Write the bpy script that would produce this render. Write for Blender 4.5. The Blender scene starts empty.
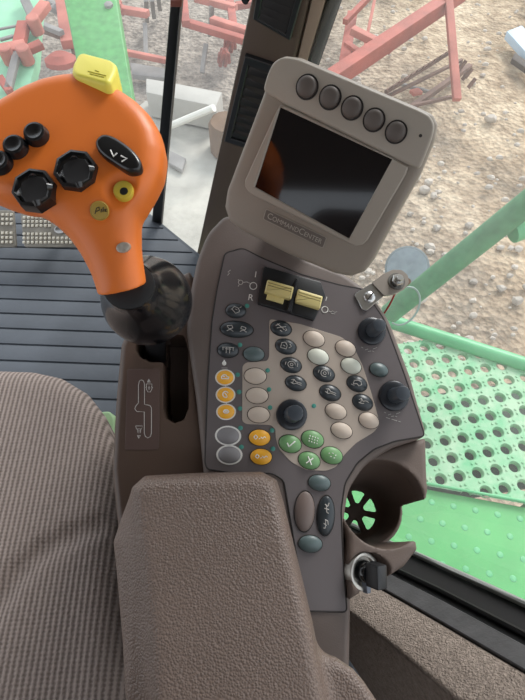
import bpy, bmesh, math, random
import numpy as np
from mathutils import Vector as V, Matrix

random.seed(7)
np.random.seed(7)
SC = bpy.context.scene
COL = SC.collection
F = 520.0                      # focal length in pixels of the 525 x 700 frame
CAM = V((0, 0, 0.95))          # eye point: over the armrest, 0.95 m above the cab floor
PITCH = math.radians(55)
AX = V((0, math.cos(PITCH), -math.sin(PITCH)))
RT = V((1, 0, 0))
UP = RT.cross(AX)


def ray(px, py):
    return AX + RT * ((px - 262.5) / F) - UP * ((py - 350.0) / F)


def at(px, py, d):
    """point at forward depth d"""
    return CAM + ray(px, py) * d


def atz(px, py, z):
    r = ray(px, py)
    return CAM + r * ((z - CAM.z) / r.z)


class Fr:
    """a local frame standing on a real surface of the cab"""
    def __init__(s, O, ez, xh=RT):
        s.O = V(O); s.ez = V(ez).normalized()
        x = V(xh); s.ex = (x - s.ez * x.dot(s.ez)).normalized()
        s.ey = s.ez.cross(s.ex)

    def w(s, x, y, z=0.0):
        return s.O + s.ex * x + s.ey * y + s.ez * z

    def px(s, px, py, h=0.0):
        r = ray(px, py)
        t = (s.O + s.ez * h - CAM).dot(s.ez) / r.dot(s.ez)
        q = CAM + r * t - s.O
        return (q.dot(s.ex), q.dot(s.ey))

    def pts(s, L, h=0.0):
        return [s.px(a, b, h) for a, b in L]

    def sub(s, x, y, z=0.0, rot=0.0):
        f = Fr(s.w(x, y, z), s.ez, s.ex * math.cos(rot) + s.ey * math.sin(rot))
        return f


def area(p):
    return sum(p[i - 1][0] * p[i][1] - p[i][0] * p[i - 1][1] for i in range(len(p))) / 2


def ccw(p):
    p = [tuple(q) for q in p]
    return p if area(p) > 0 else p[::-1]


def chaikin(p, it=2, k=0.25):
    for _ in range(it):
        q = []
        n = len(p)
        for i in range(n):
            a, b = p[i], p[(i + 1) % n]
            q.append((a[0] * (1 - k) + b[0] * k, a[1] * (1 - k) + b[1] * k))
            q.append((a[0] * k + b[0] * (1 - k), a[1] * k + b[1] * (1 - k)))
        p = q
    return p


def roundp(p, r, seg=4):
    """round polygon corners by radius-like cut r"""
    out = []
    n = len(p)
    for i in range(n):
        a, b, c = V(p[i - 1]), V(p[i]), V(p[(i + 1) % n])
        d1, d2 = a - b, c - b
        l1, l2 = d1.length, d2.length
        if l1 < 1e-7 or l2 < 1e-7:
            continue
        k = min(r, l1 * .45, l2 * .45)
        s, e = b + d1 / l1 * k, b + d2 / l2 * k
        for j in range(seg + 1):
            t = j / seg
            q = s * (1 - t) ** 2 + b * 2 * t * (1 - t) + e * t * t
            out.append((q.x, q.y))
    return out


def inset(p, d):
    n = len(p)
    out = []
    for i in range(n):
        a, b, c = p[i - 1], p[i], p[(i + 1) % n]
        e1 = (b[0] - a[0], b[1] - a[1]); e2 = (c[0] - b[0], c[1] - b[1])
        l1 = math.hypot(*e1) or 1e-9; l2 = math.hypot(*e2) or 1e-9
        n1 = (-e1[1] / l1, e1[0] / l1); n2 = (-e2[1] / l2, e2[0] / l2)
        m = (n1[0] + n2[0], n1[1] + n2[1]); q = m[0] ** 2 + m[1] ** 2
        k = d * 2 / max(q, 0.9)
        out.append((b[0] + m[0] * k, b[1] + m[1] * k))
    return out


class MB:
    def __init__(s):
        s.v = []; s.f = []

    def ring(s, pts):
        b = len(s.v); s.v += [V(p) for p in pts]; return list(range(b, b + len(pts)))

    def bridge(s, a, b, closed=True):
        n = len(a)
        for i in range(n if closed else n - 1):
            j = (i + 1) % n
            s.f.append((a[i], a[j], b[j], b[i]))

    def prism(s, fr, pts, z0, z1, bev=0.0, seg=3, cap0=True):
        p = ccw(pts)
        r0 = s.ring([fr.w(x, y, z0) for x, y in p])
        if cap0: s.f.append(tuple(r0[::-1]))
        r = s.ring([fr.w(x, y, z1 - bev) for x, y in p]); s.bridge(r0, r); r0 = r
        if bev > 0:
            for k in range(1, seg + 1):
                t = k / seg * math.pi / 2
                q = inset(p, bev * (1 - math.cos(t)))
                r = s.ring([fr.w(x, y, z1 - bev + bev * math.sin(t)) for x, y in q])
                s.bridge(r0, r); r0 = r
        s.f.append(tuple(r0))
        return s

    def frame(s, fr, outer, inner, z0, z1, bev=0.0):
        """ring-shaped plate, outer and inner outlines with the same number of points"""
        o, i = outer, inner
        A = s.ring([fr.w(x, y, z0) for x, y in o]); B = s.ring([fr.w(x, y, z1 - bev) for x, y in o])
        o2 = inset(o, bev); i2 = inset(i, -bev)
        B2 = s.ring([fr.w(x, y, z1) for x, y in o2])
        Cc = s.ring([fr.w(x, y, z1) for x, y in i2]); C2 = s.ring([fr.w(x, y, z1 - bev) for x, y in i])
        D = s.ring([fr.w(x, y, z0) for x, y in i])
        for a, b in ((A, B), (B, B2), (B2, Cc), (Cc, C2), (C2, D)): s.bridge(a, b)
        return s

    def lathe(s, fr, cx, cy, prof, rx=1.0, ry=1.0, rot=0.0, n=24, ph=0.0, cap=True):
        """prof: (radius factor, height) from the bottom outside to the top"""
        c, d = math.cos(rot), math.sin(rot)
        last = None
        for k, (q, z) in enumerate(prof):
            if q <= 1e-6:
                i = len(s.v); s.v.append(fr.w(cx, cy, z))
                if last:
                    for j in range(n): s.f.append((last[j], last[(j + 1) % n], i))
                last = None; continue
            P = []
            for j in range(n):
                t = 2 * math.pi * j / n + ph
                x, y = rx * q * math.cos(t), ry * q * math.sin(t)
                P.append(fr.w(cx + x * c - y * d, cy + x * d + y * c, z))
            r = s.ring(P)
            if last: s.bridge(last, r)
            elif k == 0 and cap: s.f.append(tuple(r[::-1]))
            last = r
        if last and cap: s.f.append(tuple(last))
        return s

    def box(s, fr, cx, cy, cz, sx, sy, sz, bev=0.0, rot=0.0):
        c, d = math.cos(rot), math.sin(rot)
        p = [(cx + x * c - y * d, cy + x * d + y * c) for x, y in
             ((-sx / 2, -sy / 2), (sx / 2, -sy / 2), (sx / 2, sy / 2), (-sx / 2, sy / 2))]
        if bev: p = roundp(p, bev * 1.3, 3)
        return s.prism(fr, p, cz - sz / 2, cz + sz / 2, bev, 2)

    def tube(s, P, r, n=10, cap=True, closed=False):
        P = [V(p) for p in P]
        R = r if isinstance(r, (list, tuple)) else [r] * len(P)
        m = len(P)
        nrm = None; rings = []
        for i in range(m):
            if closed: t = P[(i + 1) % m] - P[i - 1]
            else: t = P[min(i + 1, m - 1)] - P[max(i - 1, 0)]
            if t.length < 1e-9: t = V((0, 0, 1))
            t.normalize()
            if nrm is None:
                h = V((0, 0, 1)) if abs(t.z) < .9 else V((1, 0, 0))
                nrm = t.cross(h).normalized()
            else:
                nrm = (nrm - t * nrm.dot(t))
                nrm = nrm.normalized() if nrm.length > 1e-6 else t.orthogonal().normalized()
            b = t.cross(nrm)
            rings.append(s.ring([P[i] + (nrm * math.cos(2 * math.pi * k / n) + b * math.sin(2 * math.pi * k / n)) * R[i] for k in range(n)]))
        for i in range(m - 1): s.bridge(rings[i], rings[i + 1])
        if closed: s.bridge(rings[-1], rings[0])
        elif cap:
            s.f.append(tuple(rings[0][::-1])); s.f.append(tuple(rings[-1]))
        return s

    def bar(s, a, b, w, h, up=V((0, 0, 1)), bev=0.0):
        """rectangular beam from a to b"""
        a, b = V(a), V(b); t = b - a
        fr = Fr(a, t, up.cross(t) if up.cross(t).length > 1e-6 else RT)
        return s.box(fr, 0, 0, t.length / 2, w, h, t.length, bev)

    def poly(s, P):
        r = s.ring(P); s.f.append(tuple(r)); return s

    def raw(s, v, f):
        b = len(s.v); s.v += [V(p) for p in v]; s.f += [tuple(i + b for i in q) for q in f]; return s

    def build(s, name, mat, parent=None, smooth=35, label=None, cat=None, group=None, kind=None):
        me = bpy.data.meshes.new(name)
        if parent is None:
            lo = [min(p[i] for p in s.v) for i in range(3)]; hi = [max(p[i] for p in s.v) for i in range(3)]
            off = V(((lo[0] + hi[0]) / 2, (lo[1] + hi[1]) / 2, lo[2]))
        else:
            r = parent
            while r.parent: r = r.parent
            off = r.location.copy()
        me.from_pydata([tuple(p - off) for p in s.v], [], s.f)
        me.update()
        bm = bmesh.new(); bm.from_mesh(me)
        bmesh.ops.recalc_face_normals(bm, faces=bm.faces); bm.to_mesh(me); bm.free()
        if smooth:
            for p in me.polygons: p.use_smooth = True
            if smooth < 180: me.set_sharp_from_angle(angle=math.radians(smooth))
        o = bpy.data.objects.new(name, me); COL.objects.link(o)
        if mat: me.materials.append(mat)
        if parent: o.parent = parent
        else: o.location = off
        tag(o, label, cat, group, kind)
        return o


def tag(o, label=None, cat=None, group=None, kind=None):
    for k, v in (('label', label), ('category', cat), ('group', group), ('kind', kind)):
        if v: o[k] = v
    return o


def thing(name, loc, label, cat, group=None):
    o = bpy.data.objects.new(name, None); COL.objects.link(o)
    o.location = V(loc); o.empty_display_size = 0.02
    return tag(o, label, cat, group)


# ---------------------------------------------------------------- implicit surfaces
def polysdf(pts, X, Y):
    p = np.array(ccw(pts)); n = len(p)
    d = np.full(X.shape, 1e9); ins = np.zeros(X.shape, bool)
    for i in range(n):
        a = p[i]; b = p[(i + 1) % n]; e = b - a
        wx, wy = X - a[0], Y - a[1]
        t = np.clip((wx * e[0] + wy * e[1]) / max(e @ e, 1e-18), 0, 1)
        d = np.minimum(d, (wx - e[0] * t) ** 2 + (wy - e[1] * t) ** 2)
        if abs(e[1]) > 1e-15:
            c = ((a[1] <= Y) & (b[1] > Y)) | ((b[1] <= Y) & (a[1] > Y))
            xi = a[0] + (Y - a[1]) / e[1] * e[0]
            ins ^= c & (X < xi)
    d = np.sqrt(d)
    return np.where(ins, -d, d)


def rext(d2, z, zc, hh, r):
    """rounded extrusion of a 2-D distance"""
    a = d2 + r; b = np.abs(z - zc) - hh + r
    return np.minimum(np.maximum(a, b), 0) + np.sqrt(np.maximum(a, 0) ** 2 + np.maximum(b, 0) ** 2) - r


def smin(a, b, k):
    h = np.clip(.5 + .5 * (b - a) / k, 0, 1)
    return b * (1 - h) + a * h - k * h * (1 - h)


def capsule(X, Y, Z, a, b, r):
    a = np.array(a); b = np.array(b); e = b - a
    t = np.clip(((X - a[0]) * e[0] + (Y - a[1]) * e[1] + (Z - a[2]) * e[2]) / max(e @ e, 1e-12), 0, 1)
    return np.sqrt((X - a[0] - e[0] * t) ** 2 + (Y - a[1] - e[1] * t) ** 2 + (Z - a[2] - e[2] * t) ** 2) - r


def sdf_mesh(fr, fn, lo, hi, h):
    """surface nets of fn(X, Y, Z) < 0 in the frame fr; returns an MB"""
    n = [int(math.ceil((hi[i] - lo[i]) / h)) + 1 for i in range(3)]
    g = [lo[i] + h * np.arange(n[i]) for i in range(3)]
    X, Y, Z = np.meshgrid(*g, indexing='ij')
    D = fn(X, Y, Z)
    D = np.where(np.abs(D) < 1e-9, 1e-9, D)
    S = D < 0
    corners = [(i, j, k) for i in (0, 1) for j in (0, 1) for k in (0, 1)]
    sl = lambda A, c: A[c[0]:A.shape[0] - 1 + c[0], c[1]:A.shape[1] - 1 + c[1], c[2]:A.shape[2] - 1 + c[2]]
    cnt = sum(sl(S, c).astype(np.int8) for c in corners)
    act = (cnt > 0) & (cnt < 8)
    ids = -np.ones(act.shape, int); idx = np.argwhere(act); ids[act] = np.arange(len(idx))
    pos = np.zeros((len(idx), 3)); w = np.zeros(len(idx))
    for a in corners:
        for ax in range(3):
            if a[ax]: continue
            b = list(a); b[ax] = 1
            da = sl(D, a)[act]; db = sl(D, b)[act]
            cr = (da < 0) != (db < 0)
            t = np.where(cr, da / np.where(cr, da - db, 1), 0)
            p = np.tile(np.array(a, float), (len(idx), 1)); p[:, ax] += t
            pos += p * cr[:, None]; w += cr
    pos = (idx + pos / w[:, None]) * h + np.array(lo)
    faces = []
    for ax in range(3):
        u, v = [(1, 2), (2, 0), (0, 1)][ax]
        s0 = [slice(None)] * 3; s1 = [slice(None)] * 3
        s0[ax] = slice(0, -1); s1[ax] = slice(1, None)
        ch = S[tuple(s0)] != S[tuple(s1)]
        e = np.argwhere(ch)
        ok = (e[:, u] > 0) & (e[:, v] > 0) & (e[:, u] < n[u] - 1) & (e[:, v] < n[v] - 1)
        e = e[ok]
        q = []
        for du, dv in ((-1, -1), (0, -1), (0, 0), (-1, 0)):
            c = e.copy(); c[:, u] += du; c[:, v] += dv
            q.append(ids[c[:, 0], c[:, 1], c[:, 2]])
        faces += np.stack(q, 1).tolist()
    m = MB()
    O = np.array(fr.O); B = np.array([fr.ex, fr.ey, fr.ez])
    m.v = [V(p) for p in (pos @ B + O)]
    m.f = [tuple(f) for f in faces if min(f) >= 0]
    return m


# ---------------------------------------------------------------- materials
def lin(c):
    return tuple(((x / 255) / 12.92 if x / 255 <= .04045 else ((x / 255 + .055) / 1.055) ** 2.4) for x in c) + (1,)


MATS = {}


def mat(name, col, rough=.5, metal=0.0, bump=None, var=None, coat=0.0, spec=.5, col2=None):
    """bump=(scale, strength, kind); var=(scale, amount)"""
    if name in MATS: return MATS[name]
    m = bpy.data.materials.new(name); m.use_nodes = True
    nt = m.node_tree; N = nt.nodes; Lk = nt.links
    b = N['Principled BSDF']
    b.inputs['Base Color'].default_value = lin(col); b.inputs['Roughness'].default_value = rough
    b.inputs['Metallic'].default_value = metal; b.inputs['Coat Weight'].default_value = coat
    b.inputs['Specular IOR Level'].default_value = spec
    tc = N.new('ShaderNodeTexCoord')
    if var:
        t = N.new('ShaderNodeTexNoise'); t.inputs['Scale'].default_value = var[0]; t.inputs['Detail'].default_value = 6
        Lk.new(tc.outputs['Object'], t.inputs['Vector'])
        r = N.new('ShaderNodeValToRGB')
        c = lin(col); k = var[1]
        r.color_ramp.elements[0].position = .3; r.color_ramp.elements[1].position = .7
        if col2: r.color_ramp.elements[0].color = lin(col2); r.color_ramp.elements[1].color = c
        else:
            r.color_ramp.elements[0].color = tuple(x * (1 - k) for x in c[:3]) + (1,)
            r.color_ramp.elements[1].color = tuple(min(1, x * (1 + k)) for x in c[:3]) + (1,)
        Lk.new(t.outputs['Fac'], r.inputs['Fac']); Lk.new(r.outputs['Color'], b.inputs['Base Color'])
    if bump:
        kind = bump[2] if len(bump) > 2 else 'noise'
        if kind == 'voronoi':
            t = N.new('ShaderNodeTexVoronoi'); t.feature = 'F1'; out = 'Distance'
        else:
            t = N.new('ShaderNodeTexNoise'); t.inputs['Detail'].default_value = 4; out = 'Fac'
        t.inputs['Scale'].default_value = bump[0]
        Lk.new(tc.outputs['Object'], t.inputs['Vector'])
        bp = N.new('ShaderNodeBump'); bp.inputs['Strength'].default_value = bump[1]
        bp.inputs['Distance'].default_value = bump[3] if len(bump) > 3 else .002
        if kind == 'voronoi': bp.invert = True
        Lk.new(t.outputs[out], bp.inputs['Height']); Lk.new(bp.outputs['Normal'], b.inputs['Normal'])
    MATS[name] = m
    return m


def textmesh(fr, cx, cy, z, body, size, ext=.0001, sx=1.0, rot=0.0, small_caps=None):
    cu = bpy.data.curves.new('t', 'FONT'); cu.body = body; cu.size = 1.0; cu.align_x = 'CENTER'; cu.align_y = 'CENTER'
    if small_caps:
        cu.small_caps_scale = .78
        for i, ch in enumerate(body):
            if ch.islower(): cu.body_format[i].use_small_caps = True
    o = bpy.data.objects.new('t', cu); COL.objects.link(o)
    bpy.context.view_layer.update()
    me = bpy.data.meshes.new_from_object(o.evaluated_get(bpy.context.evaluated_depsgraph_get()))
    m = MB()
    c, s = math.cos(rot), math.sin(rot)
    vv = []
    for p in me.vertices:
        x, y = p.co.x * size * sx, p.co.y * size
        vv.append(fr.w(cx + x * c - y * s, cy + x * s + y * c, z))
    m.raw(vv, [tuple(p.vertices) for p in me.polygons])
    bpy.data.objects.remove(o); bpy.data.curves.remove(cu); bpy.data.meshes.remove(me)
    return m
# ---------------------------------------------------------------- palette
M_BODY = mat('console_plastic', (100, 88, 82), .55, bump=(900, .25, 'noise', .0006), var=(30, .06))
M_GATE = mat('gate_plastic', (82, 65, 55), .45, bump=(900, .2, 'noise', .0005), var=(25, .06))
M_PANEL = mat('panel_film', (102, 95, 95), .42, bump=(1600, .12, 'noise', .0003))
M_BEIGE = mat('beige_film', (172, 159, 147), .5, bump=(1500, .1, 'noise', .0003))
M_KEYBEIGE = mat('beige_key', (194, 179, 164), .5)
M_KEYWHITE = mat('white_key', (204, 206, 192), .5)
M_KEYBLACK = mat('black_key', (46, 52, 56), .32)
M_KEYSLATE = mat('slate_key', (84, 98, 98), .38)
M_KEYGREY = mat('grey_key', (128, 125, 126), .45)
M_KEYYEL = mat('yellow_key', (238, 172, 44), .42)
M_KEYGREEN = mat('green_key', (112, 156, 104), .42)
M_KEYBROWN = mat('brown_key', (112, 98, 92), .45)
M_WHITE = mat('white_ink', (228, 226, 220), .6)
M_WHITEDIM = mat('pale_ink', (180, 176, 170), .6)
M_TEAL = mat('teal_lens', (72, 140, 128), .3)
M_BLACK = mat('black_plastic', (30, 31, 33), .38)
M_BLACKGLOSS = mat('black_gloss', (14, 15, 17), .16, coat=.4)
M_KNOB = mat('knob_black', (58, 64, 71), .36)
M_KNOBB = mat('knob_dish', (34, 38, 44), .28)
M_ROCKER = mat('yellow_rocker', (212, 196, 132), .4)
M_ROCKDARK = mat('rocker_groove', (120, 104, 50), .6)
M_SEAM = mat('seam_black', (38, 33, 31), .7)
M_STEEL = mat('steel', (196, 196, 194), .28, metal=1.0, bump=(300, .1, 'noise', .0004))
M_CHROME = mat('chrome', (190, 186, 178), .38, metal=1.0)
M_HOLE = mat('dark_plastic', (44, 38, 35), .6)
M_CUP = mat('cup_plastic', (100, 86, 78), .6, bump=(700, .3, 'noise', .0007))

# ---------------------------------------------------------------- panel plane
nK = -(ray(225, 445)).normalized()
K = Fr(CAM - nK * 0.47, nK)
K.O = K.w(*K.px(300, 380))
kp = lambda L, h=0.0: K.pts(L, h)

console = thing('control_console', (0.0, 0.25, 0.0), 'brown plastic right-hand control console covered in oval buttons, knobs and a cup holder', 'control console')

# housing under the panel film
hous = [(186, 330), (190, 290), (197, 258), (207, 232), (226, 212), (250, 222), (300, 255), (345, 272), (357, 281), (368, 288), (390, 318),
        (412, 376), (429, 437), (392, 449), (366, 466), (350, 490), (345, 520), (346, 560), (352, 600), (350, 700), (270, 705), (235, 600), (205, 490), (196, 400)]
p = roundp(kp(hous), .008)
MB().prism(K, p, -.075, -.0012, .006, 4).build('housing', M_BODY, console)

# pedestal down to the cab floor
q0 = [(150, 300), (250, 260), (340, 300), (330, 560), (300, 690), (160, 690)]
m = MB()
top = [K.w(*K.px(a, b, -.076), -.076) for a, b in q0]
bot = [V((t.x * .8, t.y * .95 + .02, 0.0)) for t in top]
a = m.ring(bot); b = m.ring(top); m.bridge(a, b); m.f.append(tuple(a[::-1])); m.f.append(tuple(b))
m.build('pedestal', M_HOLE, console, smooth=0)

# panel film
pan = [(225, 253), (217, 290), (212, 322), (208, 380), (205, 462), (207, 469), (240, 474), (272, 473), (284, 480), (306, 611), (347, 612), (343, 560), (341, 510), (345, 483),
       (357, 463), (374, 449), (395, 441), (425, 436), (405, 376), (384, 319), (363, 289), (340, 285), (300, 274), (262, 258), (243, 248)]
MB().prism(K, roundp(kp(pan), .004), -.001, 0.0, .0004, 1).build('panel_film', M_PANEL, console)
# dark seam round the film
P = [K.w(x, y, -.0006) for x, y in roundp(kp(pan), .004)]
MB().tube(P, .0009, 6, closed=True).build('seam', M_SEAM, console)

ov = [(269.3, 319), (300, 324), (341, 337), (353, 346), (362, 364), (371, 392), (380, 424), (374, 432), (356, 443), (344, 455), (336, 467), (326, 471), (306, 470), (291, 462),
      (279, 449), (276, 440), (275, 429), (271, 425), (246, 424), (242, 421), (242.5, 366), (246, 362.5), (267, 361), (269, 357)]
MB().prism(K, roundp(kp(ov), .003), 0.0, .0005, .0002, 1).build('keypad_film', M_BEIGE, console)

SX = .47 / 520 * .97            # metres per pixel on the panel near its centre


def psize(px, py, w, h):
    a, b = K.px(px - w / 2, py), K.px(px + w / 2, py); c, d = K.px(px, py - h / 2), K.px(px, py + h / 2)
    return math.dist(a, b) / 2, math.dist(c, d) / 2


ICON = {
 'a': [[(-.5, .1), (-.2, .5), (.3, .3), (.5, -.2), (0, -.5), (-.5, .1)], [(-.1, .1), (.2, 0)], [(.45, .4), (.7, .55)]],
 'b': [[(-.6, -.4), (-.6, .3), (-.2, .5), (.1, .1), (.1, -.4), (-.6, -.4)], [(-.4, 0), (-.1, -.1)], [(.35, .4), (.6, .1), (.35, -.2)]],
 'comb': [[(-.7, .35), (.7, .35)], [(-.6, .35), (-.6, -.1)], [(-.2, .35), (-.2, -.5)], [(.2, .35), (.2, -.5)], [(.6, .35), (.6, -.1)], [(-.35, .1), (.35, .1)]],
 'scis': [[(-.6, .4), (.4, -.2)], [(-.5, -.2), (.5, .3)], [(.5, -.3), (.7, -.1), (.5, .0)], [(-.7, .1), (-.3, .5)], [(-.1, -.4), (.2, -.5)]],
 'rot': [[(.45 * math.cos(t * .6), .45 * math.sin(t * .6)) for t in range(10)], [(.18 * math.cos(t * .9), .18 * math.sin(t * .9)) for t in range(8)], [(-.7, .2), (-.7, -.2)], [(.65, .35), (.75, -.1)]],
 'bolt': [[(-.65, .25), (-.35, .4), (-.1, .1), (.6, .1)], [(-.65, -.1), (-.3, -.25), (0, -.1), (.65, -.15)], [(-.4, .4), (-.4, -.2)]],
 'loop': [[(-.5, -.3), (-.5, .2), (-.1, .4), (.3, .35), (.5, 0), (.2, -.3), (-.1, -.1), (-.5, -.3)], [(-.7, -.4), (-.3, -.45)]],
 'wave': [[(-.6, .1), (-.35, .35), (-.1, .05), (.2, .25), (.6, .2)], [(-.55, -.25), (-.2, -.3), (.1, -.15)], [(-.35, .3), (-.3, -.2)]],
 'check': [[(-.38, 0), (-.1, -.4), (.42, .45)]],
 'x': [[(-.3, -.42), (.3, .42)], [(-.3, .42), (.3, -.42)]],
 'grid': [[(-.45 + .3 * i, .35), (-.4 + .3 * i, .2)] for i in range(4)] + [[(-.45 + .3 * i, .02), (-.4 + .3 * i, -.1)] for i in range(4)] + [[(-.4 + .3 * i, -.3), (-.35 + .3 * i, -.42)] for i in range(4)],
 'dots': [[(-.45, .1), (-.35, .2)], [(-.1, .3), (.05, .25)], [(.3, .1), (.4, .2)], [(-.2, -.2), (-.05, -.15)], [(.2, -.25), (.35, -.2)]],
 'car': [[(-.5, -.25), (-.5, .1), (-.2, .35), (.15, .3), (.25, .05), (.55, 0), (.5, -.25), (-.5, -.25)], [(-.3, .05), (0, .05)]],
 'round': [[(.4 * math.cos(t * .5), .45 * math.sin(t * .5)) for t in range(1, 12)], [(-.1, .2), (.2, -.2)]],
 'blob': [[(-.4, 0), (-.2, .25), (.2, .25), (.4, 0), (.2, -.2), (-.2, -.2), (-.4, 0)], [(-.2, .05), (.2, .05)]],
 'lamp': [[(-.7, .0), (-.5, .3), (-.25, .05), (-.45, -.25), (-.7, 0)], [(.1, .1), (.3, -.1), (.55, .15), (.7, 0)], [(-.1, -.2), (.05, -.1)]],
 'pair': [[(-.75, .3), (-.4, .4), (-.3, .05), (-.6, -.1), (-.75, .3)], [(-.75, -.35), (-.5, -.15), (-.25, -.4)], [(.35, .35), (.7, .2), (.65, -.1), (.3, 0), (.35, .35)], [(.25, -.35), (.5, -.15), (.75, -.35)]],
 'tall': [[(-.3, .62), (.1, .5), (.3, .7)], [(-.35, .4), (.3, .35)], [(-.1, .6), (0, .2), (.25, .15)], [(-.2, -.2), (.2, -.25), (.3, -.45)], [(-.35, -.4), (.1, -.5)], [(-.1, -.2), (-.05, -.65), (-.3, -.65)]],
}


def oval(px, py, w, h, m, icon=None, rot=0.0, inkw=.00032, ink=None, label=None, ring=False, hw=.0016, hd=.0028, tall=False):
    rx, ry = psize(px, py, w, h)
    x, y = K.px(px, py)
    prof = [(1.0, 0), (1.0, hw * .7), (.96, hw)] + [(s, hw + hd * (1 - s * s)) for s in (.85, .7, .5, .25)] + [(0, hw + hd)]
    b = MB().lathe(K, x, y, prof, rx, ry, -rot, 28).build('oval_button', m, console, smooth=180, label=label)
    sh = MB().lathe(K, x, y, [(1.17 if ring else 1.06, 0.0), (1.17 if ring else 1.06, .0009), (.99, .0009)], rx, ry, -rot, 28).build('gasket', M_WHITE if ring else M_SEAM, b)
    if ring:
        sh.data.materials.clear(); sh.data.materials.append(M_WHITE); sh.name = 'white_rim'
    if icon:
        mb = MB(); c, s = math.cos(-rot), math.sin(-rot)
        for L in ICON[icon]:
            P = []
            # refine so that the line follows the dome
            for i in range(len(L) - 1):
                for k in range(4): P.append((L[i][0] + (L[i + 1][0] - L[i][0]) * k / 4, L[i][1] + (L[i + 1][1] - L[i][1]) * k / 4))
            P.append(L[-1])
            W = []
            for u, v in P:
                u *= .8; v *= .95
                z = hw + hd * (1 - min(1, u * u + v * v)) + .00012
                X, Y = u * rx, v * ry
                W.append(K.w(x + X * c - Y * s, y + X * s + Y * c, z))
            mb.tube(W, inkw, 5)
        mb.build('icon', ink or (M_WHITEDIM if m is M_KEYBLACK else M_WHITE), b)
    return b


# left column
oval(235.7, 311, 20, 14, M_KEYBLACK, 'a', .05, label='small black oval button nearest the letter R')
oval(236.7, 329.5, 32.5, 16, M_KEYBLACK, 'pair', .05, label='wide black double-icon button')
oval(228, 350.5, 21, 14.5, M_KEYBLACK, 'comb', .05, label='black oval button with a comb-shaped icon')
oval(253.8, 354.3, 21, 14.5, M_KEYSLATE, None, .08)
for py, ic in ((377.6, 'car'), (394.8, 'round'), (411.9, 'blob')):
    oval(225 + (py - 377) * .03, py, 17, 14, M_KEYYEL, ic, ring=True, inkw=.0005)
for py in (435.7, 454.8):
    oval(228 + (py - 435) * .07, py, 22.5, 17, M_KEYGREY, None, .05, ring=True)
for px, py in ((255.2, 376.2), (257, 395.7), (258.6, 414.8)):
    oval(px, py, 22, 16, M_KEYBEIGE, None, .06)
for px, py in ((259.5, 437.6), (261, 456.7)):
    oval(px, py, 21.5, 16, M_KEYYEL, 'lamp', .06, inkw=.0004)
# the fan of keys on the beige film
for px, py, ic in ((281, 328.6, 'scis'), (285.7, 346.7, 'b'), (291, 365.2, 'rot'), (295.7, 383.3, 'bolt')):
    oval(px, py, 21, 15, M_KEYBLACK, ic, .25)
for px, py, mm, ic in ((313.8, 339, M_KEYBEIGE, None), (318, 356.7, M_KEYWHITE, None), (323.8, 373.8, M_KEYBLACK, 'rot'), (330, 392.9, M_KEYBLACK, 'bolt'),
                       (335.7, 411.4, M_KEYBEIGE, None), (341.4, 430.5, M_KEYBEIGE, None)):
    oval(px, py, 21.5, 15.5, mm, ic, .32)
for px, py, mm, ic in ((345.3, 348.6, M_KEYBEIGE, None), (350.8, 366, M_KEYWHITE, None), (356.7, 383.8, M_KEYBLACK, 'loop'), (362.4, 402.4, M_KEYBLACK, 'wave'),
                       (368.6, 420.5, M_KEYBEIGE, None)):
    oval(px, py, 20.5, 15.5, mm, ic, .36)
oval(290, 443.8, 22.5, 17.5, M_KEYGREEN, 'check', .28, .0006, label='green oval button with a white tick')
oval(312.4, 439.2, 22.5, 17, M_KEYGREEN, 'grid', .3, .0005)
oval(309, 460.5, 22, 17, M_KEYGREEN, 'x', .3, .0006, label='green oval button with a white cross')
oval(331.4, 455.4, 22, 17, M_KEYGREEN, 'dots', .3, .0004)
oval(378.6, 369.8, 18.5, 13.5, M_KEYSLATE, None, .3)
oval(319.3, 482.7, 22, 16, M_KEYSLATE, None, .15)
oval(310.2, 543.6, 23.5, 17, M_KEYSLATE, None, .1)
oval(304.5, 511.2, 20, 40, M_KEYBROWN, None, .06, label='tall blank brown oval button')
oval(325.6, 515.4, 17.5, 39.5, M_KEYBLACK, 'tall', .08, .0004, label='tall black oval button with two white icons')

# teal indicator lenses
for px, py in ((247, 306), (240, 345), (237.6, 374.8), (239, 392), (240, 408.6), (267.6, 370.5), (269, 389.5), (270, 407.6), (240.5, 428), (241.4, 447), (272, 430.4), (272.9, 448.8), (313.8, 406)):
    x, y = K.px(px, py)
    MB().lathe(K, x, y, [(1, .0004), (1, .0008), (.6, .0011), (0, .0012)], .0021, .0021, 0, 14).build('indicator_light', M_TEAL, console)

# rotary knobs
def knob(px, py, r, capr, label):
    x, y = K.px(px, py)
    rr = psize(px, py, 2 * r, 2 * r)[0]; cr = capr / r
    base = MB().lathe(K, x, y, [(1, 0), (1, .002), (.96, .0035), (.86, .0042), (.6, .0046), (.58, .0046)], rr, rr, 0, 32).build('rotary_knob', M_KNOBB, console, smooth=40, label=label)
    h = .027
    prof = [(cr * 1.12, .0044), (cr * 1.08, .009), (cr * 1.02, h - .0012), (cr * .95, h - .0003), (cr * .85, h), (0, h)]
    m = MB()
    n = 36; last = None
    for q, z in prof[:-1]:
        P = []
        for j in range(n):
            t = 2 * math.pi * j / n; k = rr * q * (1 - (.035 if j % 3 == 0 and z < h - .0005 else 0))
            P.append(K.w(x + k * math.cos(t), y + k * math.sin(t), z))
        r_ = m.ring(P)
        if last: m.bridge(last, r_)
        last = r_
    m.f.append(tuple(last))
    c = m.build('cap', M_KNOB, base, smooth=30)
    x2 = x; mm = MB().box(K, x2 + rr * cr * .3, y + rr * cr * .5, h + .0002, .0007, rr * cr * .6, .0006, rot=-.4)
    return base

knob(291.5, 414.8, 15.5, 7.6, 'black rotary knob on the beige keypad film')
knob(371.4, 331.5, 13.8, 6.3, 'upper black rotary knob below the metal bracket')
knob(393.5, 396, 15, 7.0, 'lower black rotary knob at the panel edge')

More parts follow.
